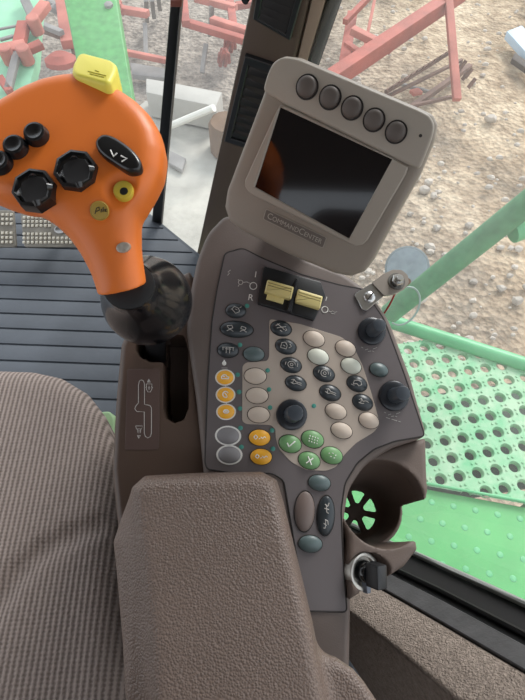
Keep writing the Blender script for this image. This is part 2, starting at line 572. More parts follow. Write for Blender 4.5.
# rocker switch pair
bez = roundp(kp([(263.5, 267.5), (320, 283), (325, 297), (313.5, 321.5), (257, 304.5)]), .002)
bz = MB().prism(K, bez, 0, .0045, .0012, 2).build('rocker_bezel', M_BLACK, console, label='black bezel holding two yellow rocker switches')
MB().prism(K, roundp(kp([(295.5, 279), (298, 280), (291, 313), (286, 312)], .0045), .0005), .0045, .0085, .0008, 2).build('divider', M_BLACK, bz)
for k, (top, tab) in enumerate(((((267.5, 279.5), (294, 287), (291, 299.5), (264.5, 292)), ((268, 292), (285, 297), (283, 304), (266, 299))),
                                (((298, 289), (323, 296.5), (320, 309), (295, 301.5)), ((300, 304), (317, 308), (315, 314), (298, 310))))):
    q = kp(top, .010)
    rk = MB().prism(K, roundp(q, .0015), .0045, .0115, .002, 4).build('rocker_switch', M_ROCKER, bz)
    a, b, c, d = q
    m = MB()
    for t in (.25, .45):
        e = (a[0] + (d[0] - a[0]) * t, a[1] + (d[1] - a[1]) * t); f = (b[0] + (c[0] - b[0]) * t, b[1] + (c[1] - b[1]) * t)
        m.tube([K.w(e[0] * .94 + f[0] * .06, e[1] * .94 + f[1] * .06, .0115), K.w(e[0] * .06 + f[0] * .94, e[1] * .06 + f[1] * .94, .0115)], .0003, 5)
    m.build('grip_line', M_ROCKDARK, rk)
    if k == 0: MB().prism(K, roundp(kp(tab, .006), .0008), .0045, .0072, .0005, 2).build('lower_tab', M_ROCKER, rk)

# printed marks on the film
def ink(L, r=.00035, m=M_WHITEDIM, z=.0002, name='printed_mark', closed=False):
    mb = MB()
    for P in L: mb.tube([K.w(*K.px(a, b), z) for a, b in P], r, 5)
    return mb.build(name, m, console)

def circ(cx, cy, r, n=16):
    return [(cx + r * math.cos(2 * math.pi * i / n), cy + r * math.sin(2 * math.pi * i / n)) for i in range(n + 1)]

def letter(ch, px, py, size, rot=0.0):
    x, y = K.px(px, py)
    return textmesh(K, x, y, .0003, ch, size, rot=rot).build('printed_letter', M_WHITE, console, smooth=0)

letter('I', 255.6, 274.8, .0085, -.15); letter('R', 250.6, 297.8, .0085, -.15); letter('I', 326.2, 299, .006, -.3)
ink([circ(253.3, 286, 3.5)], .0004, M_WHITE); ink([circ(324.8, 309.6, 3.1)], .0004, M_WHITE)
ink([circ(240.6, 282.4, 2.2), [(243, 282.5), (247, 282), (250, 283.5)], [(238, 279.5), (239.5, 281)], [(239, 285), (238, 286.5)]])
ink([[(227.5, 275.5), (229.5, 273.2), (228, 272.2), (230.5, 270)]], .0003)
ink([[(328.5, 311), (331, 312.2), (332.5, 310.8), (334.5, 312.5), (337, 311.8)], [(331, 313.6), (335, 314)]], .0003)
ink([circ(224.2, 362.6, 1.1, 8), circ(224.2, 363.4, 1.6, 10), [(224.2, 360), (224.2, 364)]], .0006, M_WHITE)
ink([[(221.5, 368), (227.5, 368)]], .0003)
ink([[(272, 396.5), (275, 396), (278, 397), (283, 396)], [(273, 399), (276, 398.5)], [(280, 399.5), (284, 399)], [(305, 404), (308, 405)], [(306, 408), (309, 407.5)]], .00028, M_WHITE)
for cx, cy in ((369, 349), (392, 414)):
    ink([[(cx - 8, cy - 2), (cx - 6, cy - 1)], [(cx - 4, cy + 1), (cx - 1, cy)], [(cx - 1, cy + 2.5), (cx + 2, cy + 2)], [(cx + 4, cy), (cx + 8, cy - 1.5)], [(cx + 3, cy + 2), (cx + 5, cy + 3)]], .0003)
ink([[(386, 417.5), (390, 418.8)], [(391.5, 419.2), (397, 421)], [(398.5, 421.4), (400.5, 422)]], .0003)
for py, dx in ((385.5, 0), (402.5, .6), (444.5, 3)): ink([[(225.7 + dx, py), (226 + dx, py + 3.2)]], .0003, M_WHITE)

# ---------------------------------------------------------------- lever gate on the left
G = Fr(K.w(*K.px(155, 410), -.010), nK)
G.O = G.w(*G.px(155, 410))
gate = G.pts([(121, 345), (129, 326), (150, 296), (175, 277), (189, 271), (196, 283), (194, 330), (199, 400), (212, 480), (230, 560), (250, 640), (150, 640), (128, 590), (118, 530), (112, 470), (116, 400)])
slot = G.pts([(164, 336), (183, 336), (187.5, 350), (187.5, 408), (183, 419), (175, 422), (167, 418), (164.5, 408)])
rec = G.pts([(136, 330), (166, 330), (166, 362), (150, 361.5), (140, 357), (136, 350)])

def gfn(X, Y, Z):
    g2 = polysdf(gate, X[:, :, 0], Y[:, :, 0])[:, :, None]
    s2 = polysdf(slot, X[:, :, 0], Y[:, :, 0])[:, :, None]
    r2 = polysdf(rec, X[:, :, 0], Y[:, :, 0])[:, :, None]
    d = rext(g2 - .12 * np.minimum(0, Z) * -1, Z, -.04, .04, .006)
    d = np.maximum(d, -np.maximum(s2 - .0008, -.058 - Z))
    d = np.maximum(d, -np.maximum(r2, -.045 - Z))
    return d

gx = [q[0] for q in gate]; gy = [q[1] for q in gate]
sdf_mesh(G, gfn, (min(gx) - .015, min(gy) - .015, -.085), (max(gx) + .015, max(gy) + .015, .005), .0016).build('lever_gate', M_GATE, console, smooth=40)
# pattern plate with its printed slot diagram
pl = roundp(G.pts([(127.5, 369.5), (158.5, 368.5), (160, 371), (159, 447), (157, 450), (126, 450), (125, 448)]), .001)
plate = MB().prism(G, pl, 0, .0008, .0003, 1).build('gate_plate', mat('plate', (84, 66, 60), .5), console, label='dark plate with a white lever pattern')
def gink(L, r=.00035, z=.0009):
    mb = MB()
    for P in L: mb.tube([G.w(*G.px(a, b), z) for a, b in P], r, 5)
    return mb.build('printed_diagram', M_WHITEDIM, plate)
gink([[(138.6, 385), (138.6, 403), (136, 406), (135, 409), (137, 411.5), (144.4, 412), (144.4, 433), (145.5, 436.5), (148, 438), (150.6, 436.5), (151.6, 433), (151.6, 408), (150, 405.6), (147, 405), (144.6, 404.5), (144.6, 384), (143.5, 381), (141.5, 380), (139.6, 381), (138.6, 385)]])
gink([[(146.5, 384), (146.5, 389), (148, 392), (150.5, 392), (152, 389), (152, 384), (146.5, 384)], [(147, 386.5), (145.8, 388)], [(151.5, 386.5), (152.8, 388)], [(149.2, 386), (149.2, 390)], [(148, 388), (150.5, 388)]], .0003)
gink([[(147.6, 382.3), (149, 379.3), (150.4, 382.3), (147.6, 382.3)], [(149, 380), (149, 382)], [(137.6, 435.5), (139, 438.5), (140.6, 435.5), (137.6, 435.5)], [(139.1, 436), (139.1, 438)]], .0004)
gink([[(135.8, 426), (142.6, 426), (141.8, 429), (136.6, 429), (135.8, 426)], [(137.6, 429), (138.2, 433), (140.4, 433), (141, 429)], [(137.8, 431), (140.8, 431)]], .0003)

# ---------------------------------------------------------------- cup holder and key switch boss
aC = -(ray(214, 556)).normalized()
Cc = Fr(K.w(*K.px(385, 500), -.004), aC)
Cc.O = Cc.w(*Cc.px(384, 502))
ro = math.dist(Cc.px(344, 505), Cc.px(426, 505)) / 2
print('cup inner radius', ro)
cb = Cc.px(384, 503)
nS = (RT * .50 + UP * .12 - AX * .85).normalized()
kc = at(361, 570, (K.w(*K.px(361, 570)) - CAM).dot(AX) + .004)
kl = [(kc - Cc.O).dot(e) for e in (Cc.ex, Cc.ey, Cc.ez)]
nl = [nS.dot(e) for e in (Cc.ex, Cc.ey, Cc.ez)]
tipA = Cc.px(428, 486); tipB = Cc.px(419, 546)
web = Cc.pts([(352, 474), (372, 452), (398, 444), (427, 437), (428, 470), (429, 490), (424, 498), (396, 514), (398, 541), (416, 541), (419, 549), (406, 566), (376, 586), (360, 594), (351, 600), (348, 560), (347, 510)])
ntc = Cc.pts([(430, 497), (394, 514), (396, 541), (425, 541), (470, 545), (470, 480)])
holes = []
c0 = (cb[0], cb[1])
for k in range(6):
    t0 = math.radians(60 * k + 20); h_ = []
    for t in np.linspace(t0 - .36, t0 + .36, 7): h_.append((c0[0] + ro * .58 * math.cos(t), c0[1] + ro * .58 * math.sin(t)))
    for t in np.linspace(t0 + .2, t0 - .2, 4): h_.append((c0[0] + ro * .24 * math.cos(t), c0[1] + ro * .24 * math.sin(t)))
    holes.append(roundp(h_, .004, 3))

def cfn(X, Y, Z):
    x2, y2 = X[:, :, :1], Y[:, :, :1]
    w2 = polysdf(web, x2[:, :, 0], y2[:, :, 0])[:, :, None]
    R = np.sqrt((X - c0[0]) ** 2 + (Y - c0[1]) ** 2)
    body = rext(w2 + np.maximum(0, -Z - .012) * .10, Z, -.020, .020, .006)
    Rt = R - ro * (1 - .30 * np.clip((-Z - .02) / .075, 0, 1.2))
    cup = rext(Rt - .004, Z, -.052, .049, .004) * .95
    d = smin(body, cup, .006)
    boss = capsule(X, Y, Z, [kl[i] - nl[i] * .06 for i in range(3)], [kl[i] - nl[i] * .021 for i in range(3)], .0205)
    d = smin(d, boss, .008)
    inner = rext(Rt, Z, .0, .096, .006) * .95
    d = np.maximum(d, -inner)
    d = -smin(-d, inner, .003)
    n2 = polysdf(ntc, x2[:, :, 0], y2[:, :, 0])[:, :, None]
    d = np.maximum(d, -np.maximum(n2, -.055 - Z))
    for h_ in holes:
        q = polysdf(h_, x2[:, :, 0], y2[:, :, 0])[:, :, None]
        d = np.maximum(d, -np.maximum(q, np.abs(Z + .098) - .02))
    # clear of the switch face
    pd = (X - kl[0]) * nl[0] + (Y - kl[1]) * nl[1] + (Z - kl[2]) * nl[2]
    rad = np.sqrt(np.maximum(0, (X - kl[0]) ** 2 + (Y - kl[1]) ** 2 + (Z - kl[2]) ** 2 - pd ** 2))
    d = np.maximum(d, -np.maximum(np.maximum(rad - .0165, -pd), pd - .03))
    return d

wx = [q[0] for q in web]; wy = [q[1] for q in web]
sdf_mesh(Cc, cfn, (min(wx) - .02, min(wy) - .03, -.112), (max(wx) + .02, max(wy) + .015, .008), .0016).build('cup_holder', M_CUP, console, smooth=50, label='open-sided round cup holder with slots in its base')

S_ = Fr(kc, nS)
kb = MB().lathe(S_, 0, 0, [(1.0, -.004), (1.0, .003), (.95, .0052), (.86, .0058), (.74, .0052), (.70, .001)], .0162, .0165, 0, 36).build('key_switch', M_CHROME, console, smooth=40, label='chrome-ringed rotary switch below the cup holder')
MB().lathe(S_, 0, 0, [(1, .0), (1, .004), (.93, .012), (.9, .0125), (0, .0125)], .0092, .0092, 0, 28).build('collar', M_BLACKGLOSS, kb)
MB().prism(S_, roundp([(-.0055, -.0098), (.0055, -.0098), (.0055, .0098), (-.0055, .0098)], .002), .0126, .027, .0015, 2).build('handle', M_BLACK, kb)
MB().prism(S_, [(-.002, -.0170), (.002, -.0170), (.003, -.008), (-.003, -.008)], .004, .010, .001, 2).build('pointer', mat('pointer', (120, 128, 140), .3), kb)
# ---------------------------------------------------------------- monitor
Rm = (RT * .86 - UP * .475 - AX * .20); Dm = (RT * -.30 - UP * .80 + AX * .40)
Nm = Rm.cross(-Dm).normalized()
if Nm.dot(AX) > 0: Nm = -Nm
# lowest corner of the face hangs just above the panel plane
def mon_frame(d):
    return Fr(at(330, 170, d), Nm, Rm)
d = .50
for i in range(60):
    Mo = mon_frame(d)
    lowest = min((Mo.w(*Mo.px(a, b), -.045) - K.O).dot(K.ez) for a, b in ((228, 215), (290, 253), (350, 275)))
    if lowest > .010: break
    d -= .003
print('monitor depth', d)
MOUT = [(263, 92), (268, 74), (274, 61), (284, 55), (300, 57), (360, 83), (420, 108), (432, 114), (437, 124), (434, 140), (420, 174), (393, 222), (373, 260), (364, 272), (350, 277), (334, 274),
        (288, 255), (240, 231), (228, 221), (223.5, 207), (226, 190), (243, 145)]
mon = thing('monitor', Mo.w(*Mo.px(290, 250), -.045), 'grey tilted console monitor with dark screen and five round buttons along its top', 'monitor')
op = Mo.pts(MOUT)

def mfn(X, Y, Z):
    q = polysdf(op, X[:, :, 0], Y[:, :, 0])[:, :, None]
    q = q + np.maximum(0, -Z - .010) * .28
    return rext(q, Z, -.021, .021, .0045)

mx = [q[0] for q in op]; my = [q[1] for q in op]
M_MON = mat('monitor_grey', (158, 150, 139), .5, bump=(1200, .15, 'noise', .0004))
M_MOND = mat('monitor_grey_dark', (142, 133, 122), .5, bump=(1200, .15, 'noise', .0004))
sdf_mesh(Mo, mfn, (min(mx) - .008, min(my) - .008, -.048), (max(mx) + .008, max(my) + .008, .004), .0016).build('housing', M_MOND, mon, smooth=60)
band = [(264, 91.5), (268.5, 75), (274.5, 62.5), (284.5, 57), (299, 59), (360, 85), (419, 110), (430, 115.5), (435, 125), (432, 139), (419.5, 170), (340, 131), (283, 103)]
MB().prism(Mo, roundp(Mo.pts(band), .004), -.001, .0035, .002, 4).build('button_band', M_MON, mon)
bz_o = roundp(Mo.pts([(281, 103), (409, 166), (408, 171), (366, 243), (358, 247), (249, 193), (244, 184)]), .004, 4)
bz_i = Mo.pts([(281, 107.5), (392.5, 159.5), (349.5, 238.5), (255.5, 187)])
def resample(poly, n, start):
    P = poly + [poly[0]]; L = [0]
    for i in range(len(poly)): L.append(L[-1] + math.dist(P[i], P[i + 1]))
    out = []
    for k in range(n):
        t = L[-1] * k / n; i = max(j for j in range(len(L)) if L[j] <= t + 1e-12); i = min(i, len(poly) - 1)
        u = (t - L[i]) / max(1e-9, L[i + 1] - L[i]); out.append((P[i][0] + (P[i + 1][0] - P[i][0]) * u, P[i][1] + (P[i + 1][1] - P[i][1]) * u))
    return out
# ray-matched rings: both outlines sampled at the same angles round the screen centre
cc = (sum(q[0] for q in bz_i) / 4, sum(q[1] for q in bz_i) / 4)
def hit(poly, ang):
    dx, dy = math.cos(ang), math.sin(ang); best = 0
    for i in range(len(poly)):
        a, b = poly[i - 1], poly[i]; ex, ey = b[0] - a[0], b[1] - a[1]
        den = dx * ey - dy * ex
        if abs(den) < 1e-12: continue
        t = ((a[0] - cc[0]) * ey - (a[1] - cc[1]) * ex) / den; u = ((a[0] - cc[0]) * dy - (a[1] - cc[1]) * dx) / den
        if t > 0 and -1e-6 <= u <= 1 + 1e-6: best = max(best, t)
    return (cc[0] + dx * best, cc[1] + dy * best)
angs = sorted([i * 2 * math.pi / 80 for i in range(80)] + [math.atan2(q[1] - cc[1], q[0] - cc[0]) % (2 * math.pi) for q in bz_i])
MB().frame(Mo, [hit(bz_o, a) for a in angs], [hit(bz_i, a) for a in angs], -.001, .0022, .0009).build('bezel', M_MON, mon)
scr = MB().prism(Mo, Mo.pts([(280, 106), (394, 159), (350, 240.5), (254, 187.5)]), .0, .0006).build('screen', mat('screen_glass', (10, 9, 14), .08, coat=.3), mon)
for px, py in ((307, 87), (330, 97.5), (352, 108), (374, 120), (396, 132)):
    x, y = Mo.px(px, py, .004); r = math.dist(Mo.px(px - 9.6, py), Mo.px(px + 9.6, py)) / 2
    b = MB().lathe(Mo, x, y, [(1, .003), (1, .0055), (.93, .0066), (.7, .0075), (.35, .0080), (0, .0081)], r, r * 1.02, 0, 28).build('round_button', mat('mon_button', (88, 80, 75), .5), mon, smooth=180)
    MB().lathe(Mo, x, y, [(1.17, .0034), (1.17, .0041), (1.0, .0041)], r, r * 1.02, 0, 28).build('gasket', M_SEAM, b)
lb = roundp(Mo.pts([(266.5, 209), (327, 237.5), (323, 248), (263.5, 219)]), .0015)
lab = MB().prism(Mo, lb, -.0005, .0006, .0003, 1).build('name_plate', mat('nameplate', (100, 92, 86), .45), mon, label='small plate lettered in capitals')
MB().tube([Mo.w(x, y, .0006) for x, y in lb], .0004, 5, closed=True).build('plate_rim', M_MON, lab)
a_, b_ = Mo.px(265, 214), Mo.px(325, 242.8)
cx, cy = (a_[0] + b_[0]) / 2, (a_[1] + b_[1]) / 2
L_ = math.dist(a_, b_)
t_ = textmesh(Mo, cx, cy, .0008, 'CommandCenter', 1.0, small_caps=True)
w_ = max((v - Mo.O).dot(Mo.ex) for v in t_.v) - min((v - Mo.O).dot(Mo.ex) for v in t_.v)
s_ = L_ * .90 / w_
textmesh(Mo, cx, cy, .0008, 'CommandCenter', s_, rot=math.atan2(b_[1] - a_[1], b_[0] - a_[0]), small_caps=True).build('lettering', mat('plate_ink', (172, 166, 156), .5), lab, smooth=0)
x, y = Mo.px(421, 136)
MB().lathe(Mo, x, y, [(1, .0034), (1, .0037), (0, .0037)], .0012, .0012, 0, 10).build('sensor', M_SEAM, mon)
# swivel foot between the back of the monitor and the housing
c1 = Mo.w(*Mo.px(283, 215), -.050)
hz = (c1 - K.O).dot(K.ez)
c2 = c1 - K.ez * (hz - .0005)
m = MB().tube([c1 + Mo.ez * .012, c1, c2 + K.ez * .001], [.020, .022, .024], 20)
m.build('swivel_foot', M_HOLE, mon)

# ---------------------------------------------------------------- armrest
nA = V((.05, -.25, .97)).normalized()
Ar = Fr(at(200, 580, .388), nA)
Ar.O = Ar.w(*Ar.px(200, 580))
arm = Ar.pts([(131, 487), (142, 477), (200, 474), (262, 473), (275, 480), (281, 500), (292, 545), (303, 590), (312, 628), (317, 655), (330, 720), (345, 780), (160, 780), (150, 700), (146, 640), (138, 560), (132, 515)])
low = Ar.pts([(300, 655), (322, 658), (342, 664), (360, 676), (372, 690), (392, 720), (420, 790), (300, 790)])
print('armrest gap over panel at front', [(Ar.w(*Ar.px(a, b)) - K.O).dot(K.ez) for a, b in ((140, 480), (270, 478), (300, 600))])

def afn(X, Y, Z):
    q = polysdf(arm, X[:, :, 0], Y[:, :, 0])[:, :, None] - np.maximum(0, -Z - .005) * (.22 + .80 * np.clip((-.03 - X[:, :, :1]) / .02, 0, 1) * np.clip((max(q_[1] for q_ in arm) - .012 - Y[:, :, :1]) / .04, 0, 1))
    d = rext(q, Z, -.0165, .0165, .010)
    l = polysdf(low, X[:, :, 0], Y[:, :, 0])[:, :, None]
    e = rext(l, Z, -.0255, .0075, .0070)
    return smin(d, e, .010)

ax_ = [q[0] for q in arm + low]; ay_ = [q[1] for q in arm + low]
M_LEATHER = mat('armrest_vinyl', (111, 95, 86), .38, bump=(560, .65, 'voronoi', .0013), var=(18, .05))
sdf_mesh(Ar, afn, (min(ax_) - .045, min(ay_) - .012, -.042), (max(ax_) + .012, max(ay_) + .012, .004), .002).build('armrest', M_LEATHER, None, smooth=70,
    label='padded brown grained vinyl armrest at the rear end of the button console', cat='armrest')

# ---------------------------------------------------------------- joystick
nJ = (-AX * .975 + UP * .20).normalized()
J = Fr(at(85, 150, .325), nJ)
ballc = at(147.5, 301, .412)
joy = thing('joystick', G.w(*G.px(160, 352), -.03), 'bright orange multifunction joystick with black buttons on a glossy black ball boot', 'joystick')
OUT = [(0, 99), (20, 87), (42, 78), (62, 73.5), (80, 72), (98, 76.5), (118, 87), (136, 99), (150, 113), (160, 130), (164, 150), (161, 170), (152, 188), (143, 202), (139.5, 219), (140, 245), (143, 268), (145.5, 284), (148, 312), (102, 318), (97, 292), (91, 274), (80, 253), (68, 236), (52, 221), (36, 211), (18, 204), (0, 199), (-22, 190), (-36, 172), (-40, 148), (-30, 122), (-16, 108)]
jo = J.pts(OUT)
yneck = J.px(100, 205)[1]; yend = J.px(120, 290)[1]
SL = .42
def warp(y):
    t = np.maximum(0, yneck + .012 - y)
    return -SL * t * np.clip(t / .02, 0, 1) ** .5
def zsurf(x, y): return float(warp(np.array(y)))
def jpx(px, py, h=0.0):
    x, y = J.px(px, py, h)
    for _ in range(4): x, y = J.px(px, py, h + zsurf(x, y))
    return x, y
# the neck outline sits deeper, so trace it at its own depth
jo = [jpx(a, b, -.015) if b > 205 else J.px(a, b, -.008) for a, b in OUT]
recs = [(jpx(122.4, 188.5), .0125, .0048), (jpx(99.7, 210.6), .0072, .0012)]
seam = [jpx(a, b) for a, b in ((62, 214), (75, 218), (90, 219.5), (102, 220.5), (112, 215), (118, 207))]

pf = jpx(121, 293, 0)
cd_ = V((.19, -.82, -.52)).normalized()
pf = V((pf[0], pf[1], zsurf(*pf)))
pe = pf + V((0, .011, -.019))
def blur(D, n):
    for _ in range(n):
        for ax in range(3):
            p = np.pad(D, [(1, 1) if i == ax else (0, 0) for i in range(3)], mode='edge')
            sl_ = lambda a, b: tuple(slice(a, b) if i == ax else slice(None) for i in range(3))
            m_ = D.shape[ax]
            D = (p[sl_(0, m_)] + 2 * p[sl_(1, m_ + 1)] + p[sl_(2, m_ + 2)]) / 4
    return D
def jfn(X, Y, Z):
    q = polysdf(jo, X[:, :, 0], Y[:, :, 0])[:, :, None]
    W = warp(Y)
    Zr = Z - W
    nk_ = np.clip((yneck + .012 - Y) / .03, 0, 1)
    d = rext(q, Zr, -.018, .018, .0135 + .0038 * nk_)
    d = blur(d, 9)
    d = np.maximum(d, (X - pf[0]) * cd_.x + (Y - pf[1]) * cd_.y + (Z - pf[2]) * cd_.z)
    for (cx_, cy_), r_, dep in recs:
        R = np.sqrt((X - cx_) ** 2 + (Y - cy_) ** 2)
        sp = np.sqrt(R ** 2 + (Zr - (r_ * r_ - dep * dep) / (2 * dep)) ** 2) - (r_ * r_ + dep * dep) / (2 * dep)
        d = -smin(-d, sp, .0015) if dep > .002 else np.maximum(d, -sp)
    for i in range(len(seam) - 1):
        a, b = seam[i], seam[i + 1]
        d = np.maximum(d, -(capsule(X, Y, Zr, (a[0], a[1], .0002), (b[0], b[1], .0002), .0007)))
    return d

jx = [q[0] for q in jo]; jy = [q[1] for q in jo]
M_ORANGE = mat('orange_plastic', (228, 119, 44), .42, bump=(2500, .08, 'noise', .0002))
sdf_mesh(J, jfn, (min(jx) - .006, min(jy) - .006, -.085), (max(jx) + .006, max(jy) + .006, .004), .00105).build('grip', M_ORANGE, joy, smooth=180, label='orange palm grip')

def jdisc(px, py, rpx, prof, mt, name, n=28, ph=0.0, ry=None, rot=0.0, label=None, h0=0.0, parent=None):
    x, y = jpx(px, py, h0); r = math.dist(J.px(px - rpx, py), J.px(px + rpx, py)) / 2
    z0 = zsurf(x, y)
    return MB().lathe(J, x, y, [(a, b + z0) for a, b in prof], r, r * (ry or 1), rot, n, ph).build(name, mt, parent or joy, smooth=40, label=label)

M_JBTN = mat('joy_button', (22, 23, 25), .28, coat=.25)
for i, (px, py) in enumerate(((37.5, 136.5), (17, 149), (1.5, 164.5))):
    b = jdisc(px, py, 11.5, [(1.06, -.002), (1.06, .0012), (.98, .002), (.97, .0042), (.88, .0056), (.7, .006), (.45, .0052), (0, .0046)], M_JBTN, 'round_button')
    x, y = jpx(px, py, .005)
    MB().tube([J.w(x - .001, y + .0002, .0052), J.w(x + .0006, y + .0006, .0054), J.w(x + .0006, y - .0016, .0052)], .00022, 5).build('icon', M_WHITEDIM, b)
for px, py in ((35.8, 191), (77, 172.3)):
    b = jdisc(px, py, 21.3, [(1.03, -.004), (1.03, .003), (.99, .0046), (.86, .0052), (.80, .0035)], M_JBTN, 'octagonal_pad', 8, .25)
    x, y = jpx(px, py, .004); r = math.dist(J.px(px - 17, py), J.px(px + 17, py)) / 2
    m = MB().lathe(J, x, y, [(1, .001), (1, .0032), (.84, .0056), (.60, .0052), (0, .0050)], r, r, 0, 8, .25)
    m.build('pad_cap', mat('pad_cap', (38, 38, 40), .35), b, smooth=20)
    m = MB()
    for k in range(4):
        t = k * math.pi / 2 + .25
        m.tube([J.w(x + r * .70 * math.cos(t), y + r * .70 * math.sin(t), .0046), J.w(x + r * .98 * math.cos(t), y + r * .98 * math.sin(t), .0034)], [.0030, .0020], 10)
    m.build('pad_rib', M_JBTN, b)
# rocker thumb switch
rk_o = [jpx(a, b, .003) for a, b in ((96, 140), (103, 134.5), (112, 136), (124, 143), (135, 152), (142, 162), (141.5, 170), (134, 173.5), (125, 171), (112, 163), (101, 155), (95.5, 147))]
rb = MB().prism(J, chaikin(rk_o, 2), -.003, .0055, .003, 4).build('thumb_rocker', M_JBTN, joy, label='curved black thumb rocker')
m = MB()
for L in (((110.5, 150), (113.5, 156.5), (117, 153)), ((121, 156), (127, 158.5), (121.5, 161.5))):
    m.tube([J.w(*jpx(a, b, .0057), .0057) for a, b in L], .0005, 5)
m.build('icon', M_WHITE, rb)
M_JYEL = mat('joy_yellow', (206, 178, 62), .42)
b = jdisc(122.4, 188.5, 10.2, [(1, -.0085), (1, -.0022), (.93, -.0010), (.8, -.0006), (0, -.0006)], M_JYEL, 'yellow_push_button', label='yellow push button with a black centre')
jdisc(122.4, 188.5, 4.2, [(1, -.0010), (1, -.0003), (0, -.0001)], M_BLACK, 'button_centre', h0=.003, parent=b)
M_JGOLD = mat('joy_gold', (176, 146, 66), .4)
def jtilt(px, py):
    x, y = jpx(px, py); e = .004
    gx_ = 0; gy_ = (zsurf(x, y + e) - zsurf(x, y - e)) / (2 * e)
    return Fr(J.w(x, y, zsurf(x, y)), J.ez - J.ey * gy_, J.ex)
ef = jtilt(99.7, 210.8); er = math.dist(J.px(90, 210.8), J.px(109.6, 210.8)) / 2
b = MB().lathe(ef, 0, 0, [(1, -.005), (1, .0004), (.92, .0012), (.86, .0008), (.5, .0010), (0, .0010)], er, er, 0, 28).build('round_emblem', M_JGOLD, joy, smooth=40, label='round gold button with a dark scrawled word')
m = MB(); z0 = zsurf(*jpx(99.7, 210.8))
for L in (((95, 214), (96.5, 208), (99, 207), (99.5, 210), (96.5, 211.5)), ((101, 212.5), (101.5, 209)), ((103, 212), (103.3, 207)), ((104.5, 210), (106.3, 209), (105, 211.5), (106.5, 211.5))):
    m.tube([ef.w(*ef.px(a, c, .0012), .0012) for a, c in L], .0003, 5)
m.build('scrawl', M_SEAM, b)
sf_ = jtilt(123, 247.5)
MB().lathe(sf_, 0, 0, [(1, -.004), (1, .0004), (.7, .0009), (0, .0005)], .0043, .0032, .3, 20).build('screw', mat('screw_steel', (186, 178, 166), .45, metal=.6), joy)

# yellow switch on the top edge
ty = Fr(J.w(*J.px(97, 77, -.004), -.006), (nJ + UP * .45).normalized(), (RT - UP * .24))
tp = [ty.px(a, b) for a, b in ((80.5, 64), (87, 62.5), (113, 69.5), (119, 74), (119, 80), (113, 92), (108, 93.5), (78, 85), (74.5, 81), (75.5, 74))]
MB().prism(ty, roundp(tp, .002), -.010, .007, .0028, 4).build('top_switch', mat('top_yellow', (236, 224, 92), .45), joy, label='yellow switch block on the top edge')
m = MB()
tt = Fr(ty.w(0, 0, .007), ty.ez, ty.ex)
for L in (((88, 71.5), (106, 76)), ((90, 74), (104, 77.5)), ((95, 70.5), (99, 72))):
    m.tube([tt.w(*tt.px(a, b), .0002) for a, b in L], .0003, 5)
m.build('switch_mark', mat('top_mark', (180, 170, 50), .6), joy)

# ball boot and collar
nb = Fr(ballc, nJ)
rb_ = 42.5 / F * .412
neck_end = J.w(*pe)
ne = [(neck_end - ballc).dot(e) for e in (nb.ex, nb.ey, nb.ez)]
nd = V(ne).normalized()
def bfn(X, Y, Z):
    s = np.sqrt(X ** 2 + Y ** 2 + Z ** 2) - rb_
    c = capsule(X, Y, Z, [0, 0, 0], [ne[i] * .97 for i in range(3)], .0175)
    return smin(s, c, .030)
M_BOOT = mat('boot_black', (13, 15, 19), .24, coat=.3, bump=(180, .06, 'noise', .001))
sdf_mesh(nb, bfn, (-.055, -.055, -.05), (.055, .055, .06), .0016).build('ball_boot', M_BOOT, joy, smooth=180, label='glossy black ball boot')
# collar where grip meets boot
ncf = Fr(neck_end, (neck_end - ballc))
MB().lathe(ncf, 0, 0, [(.84, -.010), (.88, -.004), (.88, .003), (.7, .004)], .0200, .0185, 0, 32).build('collar', mat('collar_black', (32, 34, 36), .5), joy)
# moulding seam round the ball
P = []
for i in range(40):
    t = 2 * math.pi * i / 40
    P.append(nb.w((rb_ + .0002) * math.cos(t), (rb_ + .0002) * .12 * math.sin(t) - .0 + .006, 0))
e1 = V((math.cos(-.1), math.sin(-.1), 0)); e2 = V((0, .35, .94)).normalized()
P = []
for i in range(48):
    t = 2 * math.pi * i / 48
    q = (e1 * math.cos(t) + e2 * math.sin(t)).normalized() * (rb_ + .0001) 
    P.append(nb.w(q.x, q.y, q.z))
MB().tube(P, .00045, 5, closed=True).build('boot_seam', M_SEAM, joy)
sh0 = ballc - nK * .018; sh1 = G.w(*G.px(152, 352), -.038)
MB().tube([sh0, (sh0 + sh1) / 2, sh1], [.012, .010, .009], 16).build('shaft', M_BLACK, joy)

# ---------------------------------------------------------------- metal bracket
Bk = Fr(K.w(*K.px(368, 297), .0008), nK)
Bk.O = Bk.w(*Bk.px(368, 297))
br = thing('metal_bracket', Bk.O, 'bent bright metal bracket screwed to the console corner beside the monitor', 'bracket')
lo_ = Bk.pts([(354, 294.5), (372, 283), (384, 296), (366, 311), (362, 310)])
MB().prism(Bk, roundp(lo_, .0025), 0, .0016, .0003, 1).build('plate', M_STEEL, br)
Bu = Fr(Bk.w(*Bk.px(377, 290), .001), (nK + RT * .05 + UP * .10).normalized())
B2 = Fr(Bu.O, Bu.ez)
up_ = [(371, 283.5), (384, 274), (392, 270.5), (401, 271), (407, 276), (408, 284), (403, 290.5), (394, 295), (383.5, 297)]
MB().prism(Bu, roundp(Bu.pts(up_), .002), .0008, .0026, .0003, 1).build('upper_arm', mat('steel_dull', (150, 142, 134), .35, metal=.9, bump=(260, .15, 'noise', .0004)), br)
x, y = Bk.px(369, 297.6)
s1 = MB().lathe(Bk, x, y, [(1, .0016), (1, .0026), (.85, .0036), (.5, .0042), (0, .0044)], .0056, .0056, 0, 24).build('screw_head', M_STEEL, br)
MB().box(Bk, x, y, .0043, .0095, .0012, .0006, rot=.9).build('slot', M_SEAM, s1)
x, y = Bu.px(395.5, 282.6)
